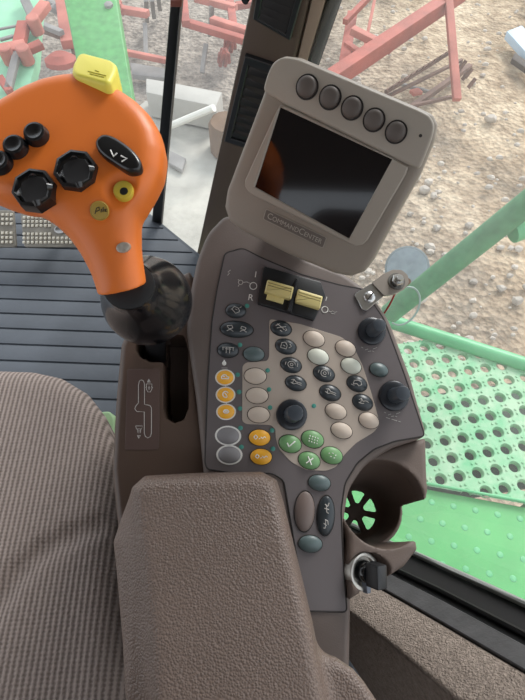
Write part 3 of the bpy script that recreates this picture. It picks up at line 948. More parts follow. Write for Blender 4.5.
n1 = MB().lathe(Bu, x, y, [(1, .0026), (1, .0070), (.9, .0080), (.6, .0080)], .0062, .0062, 0, 6, .3).build('hex_nut', M_STEEL, br, smooth=20)
MB().lathe(Bu, x, y, [(1.35, .0026), (1.35, .0034), (.5, .0034)], .0062, .0062, 0, 24).build('washer', mat('washer', (110, 108, 104), .4, metal=1), n1)
MB().lathe(Bu, x, y, [(1, .0075), (1, .012), (.85, .0128), (0, .0128)], .0033, .0033, 0, 16).build('stud', M_STEEL, n1)
wr = [Bu.w(*Bu.px(397, 290), -.002), Bu.w(*Bu.px(394, 297), -.003), Bu.w(*Bu.px(391.5, 303), -.006), Bu.w(*Bu.px(388.5, 309), -.012)]
MB().tube(wr, .0009, 8).build('wire', mat('red_wire', (150, 34, 28), .5), br, label='thin red wire below the nut')
wl = Fr(Bu.w(*Bu.px(407, 281), -.002), Bu.ez)
MB().lathe(wl, 0, 0, [(1, -.004), (1, .002), (.8, .0028), (0, .0028)], .0042, .0036, 0, 14).build('wire_terminal', mat('terminal', (120, 100, 88), .4, metal=.7), br)

# ---------------------------------------------------------------- seat
Z_S = .34
sp = [atz(a, b, Z_S) for a, b in ((-180, 363), (-60, 362), (0, 362), (30, 363), (58, 369), (83, 384), (101, 407), (110, 440), (114, 470), (116, 510), (118, 600), (122, 700), (126, 900), (-180, 900))]
st = Fr(V((-.35, .1, Z_S)), V((0, 0, 1)))
spl = [(q.x - st.O.x, q.y - st.O.y) for q in sp]
spl = [(max(-.42, a), max(-.22, b)) for a, b in spl]
crease = [(q.x - st.O.x, q.y - st.O.y) for q in (atz(a, b, Z_S) for a, b in ((-40, 660), (-12, 615), (3, 594), (18, 572), (42, 551), (70, 536), (98, 526), (122, 520)))]
def sfn(X, Y, Z):
    q = polysdf(spl, X[:, :, 0], Y[:, :, 0])[:, :, None]
    d = rext(q, Z, -.06, .06 , .035)
    for i in range(len(crease) - 1): d = -smin(-d, capsule(X, Y, Z, (*crease[i], .006), (*crease[i + 1], .006), .010), .012)
    return d
sx_ = [q[0] for q in spl]; sy_ = [q[1] for q in spl]
M_SEAT = mat('seat_fabric', (124, 113, 104), .95, spec=.15)
nt = M_SEAT.node_tree; N = nt.nodes; Lk = nt.links; bsdf = N['Principled BSDF']
tc = N.new('ShaderNodeTexCoord'); mp = N.new('ShaderNodeMapping'); mp.inputs['Rotation'].default_value = (0, 0, -.06)
Lk.new(tc.outputs['Object'], mp.inputs['Vector'])
wv = N.new('ShaderNodeTexWave'); wv.inputs['Scale'].default_value = 52; wv.inputs['Distortion'].default_value = 1.2; wv.inputs['Detail'].default_value = 1; wv.inputs['Detail Scale'].default_value = 6
Lk.new(mp.outputs['Vector'], wv.inputs['Vector'])
wz = N.new('ShaderNodeTexWave'); wz.bands_direction = 'Y'; wz.inputs['Scale'].default_value = 75; wz.inputs['Distortion'].default_value = 2.5; wz.inputs['Detail Scale'].default_value = 8
Lk.new(mp.outputs['Vector'], wz.inputs['Vector'])
mx_ = N.new('ShaderNodeMath'); mx_.operation = 'MULTIPLY_ADD'; Lk.new(wz.outputs['Fac'], mx_.inputs[0]); mx_.inputs[1].default_value = .30; Lk.new(wv.outputs['Fac'], mx_.inputs[2])
cr = N.new('ShaderNodeValToRGB'); cr.color_ramp.elements[0].position = .1; cr.color_ramp.elements[1].position = 1.0
cr.color_ramp.elements[0].color = lin((106, 95, 89)); cr.color_ramp.elements[1].color = lin((155, 142, 135))
Lk.new(mx_.outputs[0], cr.inputs['Fac']); Lk.new(cr.outputs['Color'], bsdf.inputs['Base Color'])
bp = N.new('ShaderNodeBump'); bp.inputs['Strength'].default_value = .6; bp.inputs['Distance'].default_value = .002
Lk.new(mx_.outputs[0], bp.inputs['Height']); Lk.new(bp.outputs['Normal'], bsdf.inputs['Normal'])
seat = thing('seat', (-.35, .1, 0), 'brown ribbed fabric operator seat cushion left of the armrest', 'seat')
sdf_mesh(st, sfn, (min(sx_) - .01, min(sy_) - .01, -.13), (max(sx_) + .01, max(sy_) + .01, .01), .005).build('cushion', M_SEAT, seat, smooth=180)
MB().box(Fr(V((-.36, -.34, .72)), V((0, -.2, 1))), 0, 0, 0, .50, .12, .80, .05).build('backrest_unseen', M_SEAT, seat)  # out of view, added to block light from the rear
MB().box(st, -.05, .0, -.231, .40, .34, .218, .02).build('seat_base', M_HOLE, seat)
tb = Fr(atz(109, 428, .22), V((0, -.3, 1)))
MB().prism(tb, roundp([tb.px(a, b) for a, b in ((98, 412), (110, 411), (114, 418), (113, 460), (98, 462))], .006), -.21, .0, .003).build('metal_tab', mat('pale_green_paint', (148, 178, 134), .5), None,
    label='pale green painted metal tab between seat and console', cat='metal tab')
# ---------------------------------------------------------------- floor mat
fy0, fy1 = -.35, 1.12
fm = MB()
flf = Fr(V((0, 0, 0)), V((0, 0, 1)), V((1, -.045, 0)))
def edge(y):          # right-hand boundary of the mat follows the curved windscreen base
    pts_ = [(1.4, -.75), (1.12, -.38), (1.04, -.29), (.95, -.20), (.88, -.13), (.80, -.07), (.7, 0.0), (.5, .06), (.3, .10), (-.6, .10)]
    for (a, b), (c, d) in zip(pts_, pts_[1:]):
        if a >= y >= c: return b + (d - b) * (a - y) / (a - c)
    return .1
pt = .0438
fm.prism(flf, [(-1.1, -.7), (.36, -.7), (.36, -.1), (.25, .06), (.10, .2), (.10, .3), (.06, .5), (0, .7), (-.07, .80), (-.20, .955), (-.36, 1.11), (-.6, 1.24), (-1.1, 1.24)], -.05, -.004)
k = 0
y = -.35
while y < 1.15:
    y2 = y + pt - .0045
    x1 = min(edge(y), edge(y2)) - .01
    fm.prism(flf, [(-1.08, y), (x1 if edge(y) <= edge(y2) else edge(y) - .01, y), (edge(y2) - .01, y2), (-1.08, y2)], -.0045, 0.0, .0015, 2)
    y += pt
M_MAT = mat('rubber_mat', (70, 74, 80), .6, bump=(60, .25, 'noise', .002), var=(7, .18))
fm.build('floor', M_MAT, None, smooth=30, kind='structure')

# pedals
def pedal(name, quad, label, badge=False):
    fr = Fr(atz(45, 228, .10), V((0, -.55, .83)))
    q = [fr.px(a, b) for a, b in quad]
    cx, cy = sum(p[0] for p in q) / 4, sum(p[1] for p in q) / 4
    t = thing(name, fr.w(cx, cy, -.08), label, 'pedal', None)
    pad = MB().prism(fr, roundp(q, .006), -.008, 0, .002, 2).build('pad', mat('pedal_metal', (128, 122, 112), .5, metal=.4, var=(40, .2)), t)
    m = MB(); x0, x1 = min(p[0] for p in q) + .006, max(p[0] for p in q) - .006; y0, y1 = min(p[1] for p in q) + .006, max(p[1] for p in q) - .006
    nx, ny = int((x1 - x0) / .0095), 7
    for i in range(nx):
        for j in range(ny):
            if badge and (j in (3,) or (i > nx * .48 and i < nx * .85 and 1 < j < 6)): continue
            if not badge and j == 3: continue
            X, Y = x0 + (i + .5) * (x1 - x0) / nx, y0 + (j + .5) * (y1 - y0) / ny
            m.box(fr, X, Y, .0015, .0068, .0066, .003, .001)
    m.build('tread', mat('tread_metal', (196, 188, 172), .35, metal=.6), pad)
    if badge:
        X = x0 + (x1 - x0) * .66; Y = y0 + (y1 - y0) * .52
        b = MB().lathe(fr, X, Y, [(1, 0), (1, .002), (.85, .003), (.7, .002), (0, .002)], .017, .0105, .1, 24).build('oval_badge', mat('badge', (150, 148, 146), .3, metal=.8), pad)
    MB().bar(fr.w(cx, cy, -.008), fr.w(cx, cy + .05, -.11), .02, .02).build('pedal_arm', M_BLACK, t)

pedal('pedal', ((-40, 210), (13, 210), (16, 247), (-40, 247)), 'studded metal foot pedal cut off by the picture edge')
pedal('pedal', ((20, 213), (80, 213), (84, 247), (24, 247)), 'studded metal foot pedal with an oval badge half behind the orange joystick', True)

# ---------------------------------------------------------------- windscreen, side glass, pillar
foot = V((-.13, 1.1, -.04)); head = V((.036, .708, .678))
pd_ = (head - foot).normalized()
def on_line(z): return foot + pd_ * ((z - foot.z) / pd_.z)
ZT = 1.36
ptop = on_line(ZT)
def glassmat(name, haze, tint):
    m = bpy.data.materials.new(name); m.use_nodes = True
    nt = m.node_tree; nt.nodes.clear(); N = nt.nodes
    o = N.new('ShaderNodeOutputMaterial'); t = N.new('ShaderNodeBsdfTransparent'); t.inputs['Color'].default_value = tint
    g = N.new('ShaderNodeBsdfGlossy'); g.inputs['Roughness'].default_value = .02
    d = N.new('ShaderNodeBsdfTranslucent'); d.inputs['Color'].default_value = (.92, .92, .9, 1)
    fz = N.new('ShaderNodeFresnel'); fz.inputs['IOR'].default_value = 1.45
    a = N.new('ShaderNodeMixShader'); b = N.new('ShaderNodeMixShader')
    tc = N.new('ShaderNodeTexCoord'); n = N.new('ShaderNodeTexNoise'); n.inputs['Scale'].default_value = 9; n.inputs['Detail'].default_value = 8
    r = N.new('ShaderNodeMapRange'); r.inputs['From Min'].default_value = .3; r.inputs['From Max'].default_value = .75
    r.inputs['To Min'].default_value = haze * .6; r.inputs['To Max'].default_value = haze * 1.4
    L = nt.links
    L.new(tc.outputs['Object'], n.inputs['Vector']); L.new(n.outputs['Fac'], r.inputs['Value'])
    L.new(r.outputs['Result'], a.inputs[0]); L.new(t.outputs[0], a.inputs[1]); L.new(d.outputs[0], a.inputs[2])
    L.new(fz.outputs[0], b.inputs[0]); L.new(a.outputs[0], b.inputs[1]); L.new(g.outputs[0], b.inputs[2])
    L.new(b.outputs[0], o.inputs['Surface'])
    return m
M_GLASS = glassmat('window_glass', .065, (.96, .97, .96, 1))
def strip(P0, P1, th, inward):
    m = MB(); n = len(P0)
    a = m.ring(P0); b = m.ring(P1); m.bridge(a, b, False)
    return m
# windscreen: from the pillar to the left, raked back like the pillar
dF = V((-.97, .20, 0))
Wn = (-dF).cross(pd_).normalized()
strip([foot + pd_ * -.3, foot + pd_ * -.3 + dF * 1.3], [ptop, ptop + dF * 1.3], 0, 0).build('window_1', M_GLASS, None, smooth=0, kind='structure')
# side glass: from the pillar to the right and back
plan = [(-.13, 1.1), (.05, .66), (.155, .38), (.217, .192), (.285, .097), (.36, -.03), (.46, -.22)]
cz = lambda z: on_line(z)
def side(z):
    b = on_line(z); out = [b]
    k = max(0.0, (1.1 - b.y))
    for (x, y) in plan[1:]:
        # as the pillar rakes back the fore end of the pane moves with it
        if y < b.y - .06: out.append(V((x + (z + .04) * .02, y, z)))
    return out
def resamp3(P, n):
    L = [0]
    for i in range(len(P) - 1): L.append(L[-1] + (P[i + 1] - P[i]).length)
    out = []
    for k in range(n):
        t = L[-1] * k / (n - 1); i = 0
        while i < len(L) - 2 and L[i + 1] < t: i += 1
        out.append(P[i].lerp(P[i + 1], (t - L[i]) / (L[i + 1] - L[i])))
    return out
m = MB(); last = None
for z in (-.42, -.04, .2, .45, .7, .95, 1.15, ZT):
    r = m.ring(resamp3(side(z), 16))
    if last: m.bridge(last, r, False)
    last = r
m.build('window_2', M_GLASS, None, smooth=60, kind='structure')

# pillar: inner face square to the view from the seat
PA = at(225, 130, (on_line(.35) - CAM).dot(AX))
nP = (CAM - V((0, .9, .4))); nP = (nP - pd_ * nP.dot(pd_)).normalized()
Pp = Fr(on_line(.35) + nP * .06, nP, pd_.cross(nP))
def ext(a, b, y): return (a[0] + (b[0] - a[0]) * (y - a[1]) / (b[1] - a[1]), y)
le = lambda y: ext((251, 0), (195, 262), y); re_ = lambda y: ext((309, 0), (296, 55), y); r2 = lambda y: ext((325, 0), (308, 57), y); r3 = lambda y: ext((341, 0), (323, 50), y)
def pstrip(L, R, y0, y1, z0, z1, bev, name, mt):
    q = [Pp.px(*L(y0)), Pp.px(*R(y0)), Pp.px(*R(y1)), Pp.px(*L(y1))]
    return MB().prism(Pp, q, z0, z1, bev, 2).build(name, mt, None, kind='structure')
M_PIL = mat('pillar_brown', (82, 68, 59), .6, bump=(500, .2, 'noise', .0008))
pstrip(le, re_, -190, 285, -.05, 0, .006, 'trim_1', M_PIL)
pstrip(lambda y: (re_(y)[0] + .6, y), r2, -190, 285, -.05, -.006, .002, 'trim_2', mat('trim_beige', (150, 132, 116), .8, bump=(700, .3, 'noise', .001)))
pstrip(lambda y: (r2(y)[0] + .6, y), r3, -190, 285, -.05, -.012, .003, 'trim_3', mat('gasket_rubber', (20, 20, 21), .6))

# air vents set into the pillar
def vent(quad, label, nl):
    q = [Pp.px(a, b, .001) for a, b in quad]
    c = (sum(p[0] for p in q) / 4, sum(p[1] for p in q) / 4)
    t = thing('air_vent', Pp.w(c[0], c[1], .0006), label, 'air vent')
    lerp = lambda u, v: tuple((q[0][i] * (1 - u) + q[1][i] * u) * (1 - v) + (q[3][i] * (1 - u) + q[2][i] * u) * v for i in (0, 1))
    o = ccw([lerp(0, 0), lerp(1, 0), lerp(1, 1), lerp(0, 1)]); i_ = ccw([lerp(.14, .07), lerp(.86, .07), lerp(.86, .93), lerp(.14, .93)])
    MB().frame(Pp, o, i_, .0006, .006, .001).build('vent_frame', M_BLACK, t)
    MB().prism(Pp, i_, .0006, .0012).build('vent_back', M_HOLE, t, smooth=0)
    for k in range(nl):
        v = .07 + .86 * (k + .5) / nl
        a, b = lerp(.14, v), lerp(.86, v)
        fr = Fr(Pp.w(*a, .003), (Pp.ez + Pp.ey * .5).normalized(), Pp.w(*b, .003) - Pp.w(*a, .003))
        w = math.dist(a, b)
        MB().box(fr, w / 2, 0, 0, w * .98, .011, .0016, .0005).build('louvre', M_BLACK, t)
vent(((262, -34), (309, -24), (291, 37.5), (254, 16)), 'black louvred air vent at the top of the pillar', 6)
vent(((246, 53), (285, 66), (266, 152), (225, 139)), 'black louvred air vent half hidden behind the monitor', 8)
kb_ = Pp.px(248, 3, .004)
MB().tube([Pp.w(kb_[0], kb_[1], -.03), Pp.w(kb_[0] - .004, kb_[1], .004)], .004, 10).build('pillar_clip', M_BLACK, None, label='small black clip on the outer edge of the vented pillar', cat='clip')

# windscreen wiper outside the glass
Wf = Fr(foot + Wn * 0, Wn if Wn.dot(CAM - foot) > 0 else -Wn)
wp = lambda a, b, h: Wf.w(*Wf.px(a, b, h), h)
wi = thing('glazing_bar', wp(151, 262, .02), 'slim upright black glazing bar of the windscreen behind the orange joystick', 'bar')
q = [Wf.px(a, b, .02) for a, b in ((170.5, 2), (182, 2), (158.5, 262), (148.5, 262))]
MB().prism(Wf, q, .006, .022, .003, 2).build('bar', mat('wiper_black', (14, 14, 15), .45), wi)
MB().tube([wp(181.2, 2, .023), wp(158, 260, .023)], .0010, 6).build('edge_strip', mat('wiper_edge', (110, 108, 106), .4), wi)
MB().prism(Wf, [Wf.px(*a, .02) for a in ((171, -4), (183, -4), (182.5, 3.5), (171, 3.5))], .004, .026, .002).build('end_cap', mat('cap_red', (120, 70, 60), .5), wi)
MB().tube([wp(176, -3, .014), wp(182, -90, .014)], .006, 8).build('pivot_rod', M_BLACK, wi)

# ---------------------------------------------------------------- carpeted ledge and rubber sill on the right
def rhz(px, py, H):
    return atz(px, py, CAM.z - H)
P1 = rhz(419, 555, .80); P2 = rhz(525, 603, .63)
dS = (P2 - P1).normalized()
inw = V((-.84, -.54, -.04)); nL = dS.cross(inw)
if nL.z < 0: nL = -nL
Ls = Fr(P1, nL, dS)
print('ledge', tuple(P1), tuple(P2), tuple(nL.normalized()))
ls = lambda L, h=0.0: Ls.pts(L, h)
carpet = [(318, 545), (352, 572), (378, 586), (437.7, 620), (525, 671), (640, 738), (600, 790), (452.6, 697), (397, 649), (348.6, 611), (310, 580)]
M_CARPET = mat('carpet', (152, 139, 129), 1.0, bump=(420, 1.0, 'noise', .004), var=(160, .22), spec=.05)
cp = ccw(ls(carpet))
m = MB().prism(Ls, cp, -.03, 0.0, .006, 3)
# side face dropping to the floor
fo = [Ls.w(*p, -.004) for p in ls([(300, 571), (348.6, 611), (397, 649), (452.6, 697), (600, 792)])]
a = m.ring(fo); b = m.ring([V((p.x - .01, p.y - .008, 0)) for p in fo]); m.bridge(a, b, False)
m.build('wall_right', M_CARPET, None, smooth=50, kind='structure')
M_SILL = mat('sill_rubber', (82, 81, 82), .55, bump=(200, .3, 'noise', .0015), var=(30, .2))
M_SILLB = mat('sill_black', (22, 22, 24), .45)
band_ = ls([(318, 520), (352, 553), (398, 578), (440, 599), (525, 645), (640, 708), (640, 737), (525, 670), (437.7, 619.3), (378, 585.3), (352, 571), (318, 544)], .002)
MB().prism(Ls, ccw(band_), -.03, .002, .001, 1).build('trim_4', M_SILL, None, kind='structure')
ch = ls([(340, 517), (392, 542), (419, 554), (470, 577), (525, 602), (640, 656), (640, 707.5), (525, 644.5), (440, 598.5), (398, 577.5), (352, 552.5), (330, 531)], .004)
MB().prism(Ls, ccw(ch), -.03, -.004, .001, 1).build('trim_5', M_SILLB, None, kind='structure')
rimp = [Ls.w(*p, .001) for p in ls([(340, 519), (392, 544), (419, 555.5), (470, 578.5), (525, 604), (640, 657)], .001)]
MB().tube(rimp, .0042, 8).build('trim_6', mat('sill_edge', (120, 122, 118), .45), None, kind='structure')
g2 = [Ls.w(*p, .0) for p in ls([(370, 560), (398, 570), (440, 590), (525, 634), (640, 695)], .0)]
MB().tube(g2, .0035, 8).build('trim_7', M_SILLB, None, kind='structure')

# ---------------------------------------------------------------- unseen cab roof and rear wall, added to shade the interior
M_ROOF = mat('headliner', (120, 110, 102), .9)
MB().box(Fr(V((0, .05, 1.38)), V((0, 0, 1))), -.25, 0, .03, 1.9, 1.5, .06, .02).build('ceiling_unseen', M_ROOF, None, kind='structure')
MB().box(Fr(V((-.25, -.72, .45)), V((0, 0, 1))), 0, 0, 0, 1.7, .05, 1.0, .01).build('wall_rear_unseen', M_ROOF, None, kind='structure')
# ---------------------------------------------------------------- ground
GZ = -1.75
def groundmat():
    m = bpy.data.materials.new('dirt'); m.use_nodes = True
    nt = m.node_tree; N = nt.nodes; L = nt.links; b = N['Principled BSDF']; b.inputs['Roughness'].default_value = .95; b.inputs['Specular IOR Level'].default_value = .1
    tc = N.new('ShaderNodeTexCoord')
    n1 = N.new('ShaderNodeTexNoise'); n1.inputs['Scale'].default_value = 1.1; n1.inputs['Detail'].default_value = 9; n1.inputs['Roughness'].default_value = .65
    n2 = N.new('ShaderNodeTexNoise'); n2.inputs['Scale'].default_value = 9; n2.inputs['Detail'].default_value = 6; n2.inputs['Roughness'].default_value = .7
    vo = N.new('ShaderNodeTexVoronoi'); vo.inputs['Scale'].default_value = 22
    for q in (n1, n2, vo): L.new(tc.outputs['Object'], q.inputs['Vector'])
    r1 = N.new('ShaderNodeValToRGB')
    e = r1.color_ramp.elements; e[0].position = .34; e[0].color = lin((150, 136, 118)); e[1].position = .62; e[1].color = lin((218, 198, 170))
    k = r1.color_ramp.elements.new(.48); k.color = lin((194, 173, 146))
    L.new(n1.outputs['Fac'], r1.inputs['Fac'])
    r2 = N.new('ShaderNodeValToRGB'); r2.color_ramp.elements[0].position = .35; r2.color_ramp.elements[0].color = lin((165, 155, 146)); r2.color_ramp.elements[1].position = .65; r2.color_ramp.elements[1].color = (1, 1, 1, 1)
    L.new(n2.outputs['Fac'], r2.inputs['Fac'])
    mx = N.new('ShaderNodeMix'); mx.data_type = 'RGBA'; mx.blend_type = 'MULTIPLY'; mx.inputs[0].default_value = .8
    L.new(r1.outputs['Color'], mx.inputs[6]); L.new(r2.outputs['Color'], mx.inputs[7])
    # wet tracks and paler, greyer soil ahead of the cab
    sp = N.new('ShaderNodeSeparateXYZ'); L.new(tc.outputs['Object'], sp.inputs[0])
    mr = N.new('ShaderNodeMapRange'); mr.inputs['From Min'].default_value = -.9; mr.inputs['From Max'].default_value = .9; L.new(sp.outputs['X'], mr.inputs['Value'])
    gy = N.new('ShaderNodeMix'); gy.data_type = 'RGBA'; L.new(mr.outputs[0], gy.inputs[0])
    r3 = N.new('ShaderNodeValToRGB'); r3.color_ramp.elements[0].position = .35; r3.color_ramp.elements[0].color = lin((112, 103, 94)); r3.color_ramp.elements[1].position = .65; r3.color_ramp.elements[1].color = lin((172, 161, 148))
    L.new(n2.outputs['Fac'], r3.inputs['Fac'])
    L.new(r3.outputs['Color'], gy.inputs[6]); L.new(mx.outputs[2], gy.inputs[7])
    L.new(gy.outputs[2], b.inputs['Base Color'])
    ad = N.new('ShaderNodeMath'); ad.operation = 'ADD'; L.new(n2.outputs['Fac'], ad.inputs[0]); L.new(vo.outputs['Distance'], ad.inputs[1])
    bp = N.new('ShaderNodeBump'); bp.inputs['Strength'].default_value = .8; bp.inputs['Distance'].default_value = .04
    L.new(ad.outputs[0], bp.inputs['Height']); L.new(bp.outputs['Normal'], b.inputs['Normal'])
    return m
g = MB(); nx, ny = 90, 90
vv = []; ff = []
for j in range(ny + 1):
    for i in range(nx + 1):
        x, y = -12 + 26 * i / nx, -6 + 26 * j / ny
        z = GZ - .06 + .05 * math.sin(x * 1.7 + y * .9) * math.cos(y * 1.3 - x * .4) + random.uniform(-.015, .015)
        vv.append((x, y, z))
for j in range(ny):
    for i in range(nx):
        a = j * (nx + 1) + i; ff.append((a, a + 1, a + nx + 2, a + nx + 1))
g.raw(vv, ff).build('ground', groundmat(), None, smooth=180, kind='structure')

# stones lying about, past counting
m = MB()
M_STONE = mat('stone', (176, 166, 154), .9, var=(6, .25))
for i in range(520):
    px, py = random.uniform(240, 600), random.uniform(-40, 360)
    if px < 262 and py > 80: continue
    p = atz(px, py, GZ); r = random.uniform(.008, .035) * (1.8 if random.random() < .08 else 1)
    n = 7; f = Fr(p + V((0, 0, .0)), V((random.uniform(-.3, .3), random.uniform(-.3, .3), 1)))
    s_ = [random.uniform(.7, 1.2) for _ in range(n)]
    rings = []
    for q, z in ((1, -.3), (1.05, .2), (.6, .6)):
        rings.append(m.ring([f.w(r * q * s_[k] * math.cos(6.283 * k / n), r * q * s_[k] * .8 * math.sin(6.283 * k / n), r * z) for k in range(n)]))
    m.bridge(rings[0], rings[1]); m.bridge(rings[1], rings[2]); m.f.append(tuple(rings[2]))
m.build('gravel', M_STONE, None, smooth=40, kind='stuff', label='loose stones scattered over the pale dirt outside', cat='gravel')

# ---------------------------------------------------------------- green perforated step platform
M_GREEN = mat('green_paint', (92, 172, 118), .45, var=(14, .08))
M_GDUST = mat('dusty_green', (104, 176, 126), .6, var=(26, .5), col2=(160, 190, 156))
M_GDEEP = mat('deep_green_paint', (78, 132, 90), .6, var=(30, .22))
DZ = -.36
Dk = Fr(atz(460, 420, DZ), V((0, 0, 1)))
o_ = V(Dk.px(456, 421)); va = V(Dk.px(490.6, 415.6)) - o_; va /= 2
sp_ = va.length; va.normalize(); vb = V((-va.y, va.x))
print('deck pitch', sp_)
Dl = Fr(Dk.w(*o_), V((0, 0, 1)), Dk.ex * va.x + Dk.ey * va.y)
deck = thing('step_platform', Dl.w(0, 0, -.02), 'pale green perforated metal step platform outside the right window', 'platform')
lp = lambda L: [Dl.px(a, b) for a, b in L]
front = lp([(388, 322), (525, 366)]); rear = lp([(428, 486), (525, 504)])
bm = bmesh.new()
NH = 16
def cell(i, j):
    cx, cy = i * sp_, j * sp_; h = sp_ / 2; r = sp_ * .26
    sq = []; ci = []
    for k in range(NH):
        t = 2 * math.pi * k / NH + math.pi / NH * 0
        c, s = math.cos(t), math.sin(t); mxx = max(abs(c), abs(s))
        sq.append((cx + h * c / mxx, cy + h * s / mxx)); ci.append((cx + r * c, cy + r * s))
    A = [bm.verts.new((x, y, 0)) for x, y in sq]; B = [bm.verts.new((x, y, 0)) for x, y in [((a + (b - a) * 1.25), (c + (d - c) * 1.25)) for (a, c), (b, d) in zip([(cx, cy)] * NH, ci)]]
    Cc_ = [bm.verts.new((x, y, -.006)) for x, y in ci]; Dd = [bm.verts.new((x, y, -.014)) for x, y in ci]
    for k in range(NH):
        l = (k + 1) % NH
        bm.faces.new((A[k], A[l], B[l], B[k])); bm.faces.new((B[k], B[l], Cc_[l], Cc_[k])); bm.faces.new((Cc_[k], Cc_[l], Dd[l], Dd[k]))
    # small punched dimples at the cell edges
    for dx, dy in ((.5, .12), (.5, -.12), (.12, .5), (-.12, .5)):
        X, Y = cx + dx * sp_, cy + dy * sp_; n = 6
        ra = [bm.verts.new((X + .0042 * math.cos(6.283 * q / n), Y + .0042 * math.sin(6.283 * q / n), .0003)) for q in range(n)]
        rb2 = [bm.verts.new((X + .0022 * math.cos(6.283 * q / n), Y + .0022 * math.sin(6.283 * q / n), .003)) for q in range(n)]
        for q in range(n): bm.faces.new((ra[q], ra[(q + 1) % n], rb2[(q + 1) % n], rb2[q]))
        bm.faces.new(rb2)
for i in range(-5, 9):
    for j in range(-5, 6): cell(i, j)
bmesh.ops.remove_doubles(bm, verts=bm.verts, dist=1e-5)
def cut(a, b, keep):
    d_ = V(b) - V(a); n_ = V((-d_.y, d_.x, 0))
    if n_.dot(V((keep[0] - a[0], keep[1] - a[1], 0))) > 0: n_ = -n_
    bmesh.ops.bisect_plane(bm, geom=bm.verts[:] + bm.edges[:] + bm.faces[:], plane_co=(a[0], a[1], 0), plane_no=n_, clear_outer=True)
cut(*front, (0, 0)); cut(*rear, (0, 0))
bm.verts.index_update()
m = MB().raw([Dl.w(*v.co) for v in bm.verts], [[v.index for v in f.verts] for f in bm.faces]); bm.free()
m.build('perforated_deck', M_GDUST, deck, smooth=30)
fa, fb = front
d_ = V(fb) - V(fa)
MB().tube([Dl.w(fa[0] - d_.x * .4, fa[1] - d_.y * .4, .006), Dl.w(fb[0] + d_.x * .6, fb[1] + d_.y * .6, .006)], .0225, 16).build('edge_tube', M_GREEN, deck)
ra_, rb3 = rear; d_ = V(rb3) - V(ra_)
n_ = V((d_.y, -d_.x)).normalized()
LO = lambda p, k, z: Dl.w(p[0] + n_.x * k, p[1] + n_.y * k, z)
e0 = (ra_[0] - d_.x * .6, ra_[1] - d_.y * .6); e1_ = (rb3[0] + d_.x * .7, rb3[1] + d_.y * .7)
sgn = 1 if n_.y < 0 else -1
m = MB(); fr0 = Fr(LO(e0, 0, -.012), V((0, 0, 1)), Dl.ex * d_.x + Dl.ey * d_.y)
W_ = (LO(e1_, 0, 0) - LO(e0, 0, 0)).length
dirn = (LO(e0, sgn, 0) - LO(e0, 0, 0)); sy = 1 if dirn.dot(fr0.ey) > 0 else -1
fend = thing('fender_panel', LO(((e0[0] + e1_[0]) / 2, (e0[1] + e1_[1]) / 2), sgn * .2, -.05), 'bright green smooth sheet metal panel between platform and window sill', 'panel')
MB().prism(fr0, [(-.45, sy * .002), (W_, sy * .002), (W_, sy * .42), (-.45, sy * .42)], -.012, -.004, .002, 1).build('sheet', mat('fender_green', (80, 164, 92), .4, var=(9, .10)), fend)
m = MB()
for i in range(9):
    for j in range(4):
        m.lathe(fr0, .05 + i * .055 + (j % 2) * .027, sy * (.035 + j * .05), [(1, -.0042), (.7, -.0034), (0, -.0032)], .009, .009, 0, 10)
m.build('reflection_spots', M_GREEN, fend, smooth=180)  # raised spots imitating blurred reflections of the deck holes
MB().tube([LO(e0, sgn * -.006, .002), LO(e1_, sgn * -.006, .002)], .004, 8).build('rear_rib', M_GREEN, deck)
# brackets that carry platform and panel
for k in (.15, .85):
    p_ = LO(e0, -sgn * .04, -.02).lerp(LO(e1_, -sgn * .04, -.02), k)
    MB().bar(p_, V((p_.x, p_.y, GZ + .0)), .05, .05).build('support_post', M_GDEEP, deck)

# handrail rising from the platform corner
hr = thing('handrail', atz(392, 312, DZ + .06), 'green tubular handrail slanting up beyond the metal bracket', 'handrail')
h0 = at(389, 314, (Dl.w(*lp([(392, 322)])[0]) - CAM).dot(AX) - .09); h1 = at(530, 201, (h0 - CAM).dot(AX) * .80); h2 = h1 + (h1 - h0) * .9
rr = 10.2 / F * (h0 - CAM).dot(AX)
MB().tube([h0, h1, h2], rr, 16).build('rail_tube', M_GDEEP, hr)
a0 = at(512, 232, (h1 - CAM).dot(AX) * 1.05); a1 = at(560, 214, (h1 - CAM).dot(AX) * 1.05)
MB().tube([a0, a1], rr * .95, 12).build('side_tube', M_GREEN, hr)

# round lamp and wire hoop behind the bracket
dl = (h0 - CAM).dot(AX) * 1.12
lmf = Fr(at(402, 270, dl), (CAM - at(402, 270, dl)) + V((0, 0, .3)))
lamp = thing('round_mirror', at(408, 300, dl), 'round grey-blue mirror beyond the bracket, partly behind the green handrail', 'mirror')
lx, ly = lmf.px(407, 268); lr = math.dist(lmf.px(385, 268), lmf.px(430, 268)) / 2
MB().lathe(lmf, lx, ly, [(.7, -.03), (.95, -.015), (1, 0), (1, .005), (.94, .007)], lr, lr, 0, 36).build('shell', mat('mirror_shell', (120, 128, 130), .5), lamp)
MB().lathe(lmf, lx, ly, [(.94, .0065), (.94, .0068), (.5, .009), (0, .010)], lr, lr, 0, 36).build('face', mat('mirror_face', (150, 160, 166), .35, metal=.3, var=(40, .12)), lamp)
MB().tube([lmf.w(lx, ly - lr * .9, -.02), lmf.w(lx, ly - lr * 1.35, -.05)], .008, 8).build('mirror_arm', M_GDEEP, lamp)
hoop = [at(404 + 16 * math.cos(t), 306 + 18 * math.sin(t) - 6 * math.cos(t), dl * .80) for t in np.linspace(-1.4, 2.4, 18)]
MB().tube(hoop, .0028, 6).build('wire_hoop', mat('hoop', (120, 140, 128), .5), None, label='thin wire hoop hanging at the foot of the green handrail', cat='wire')

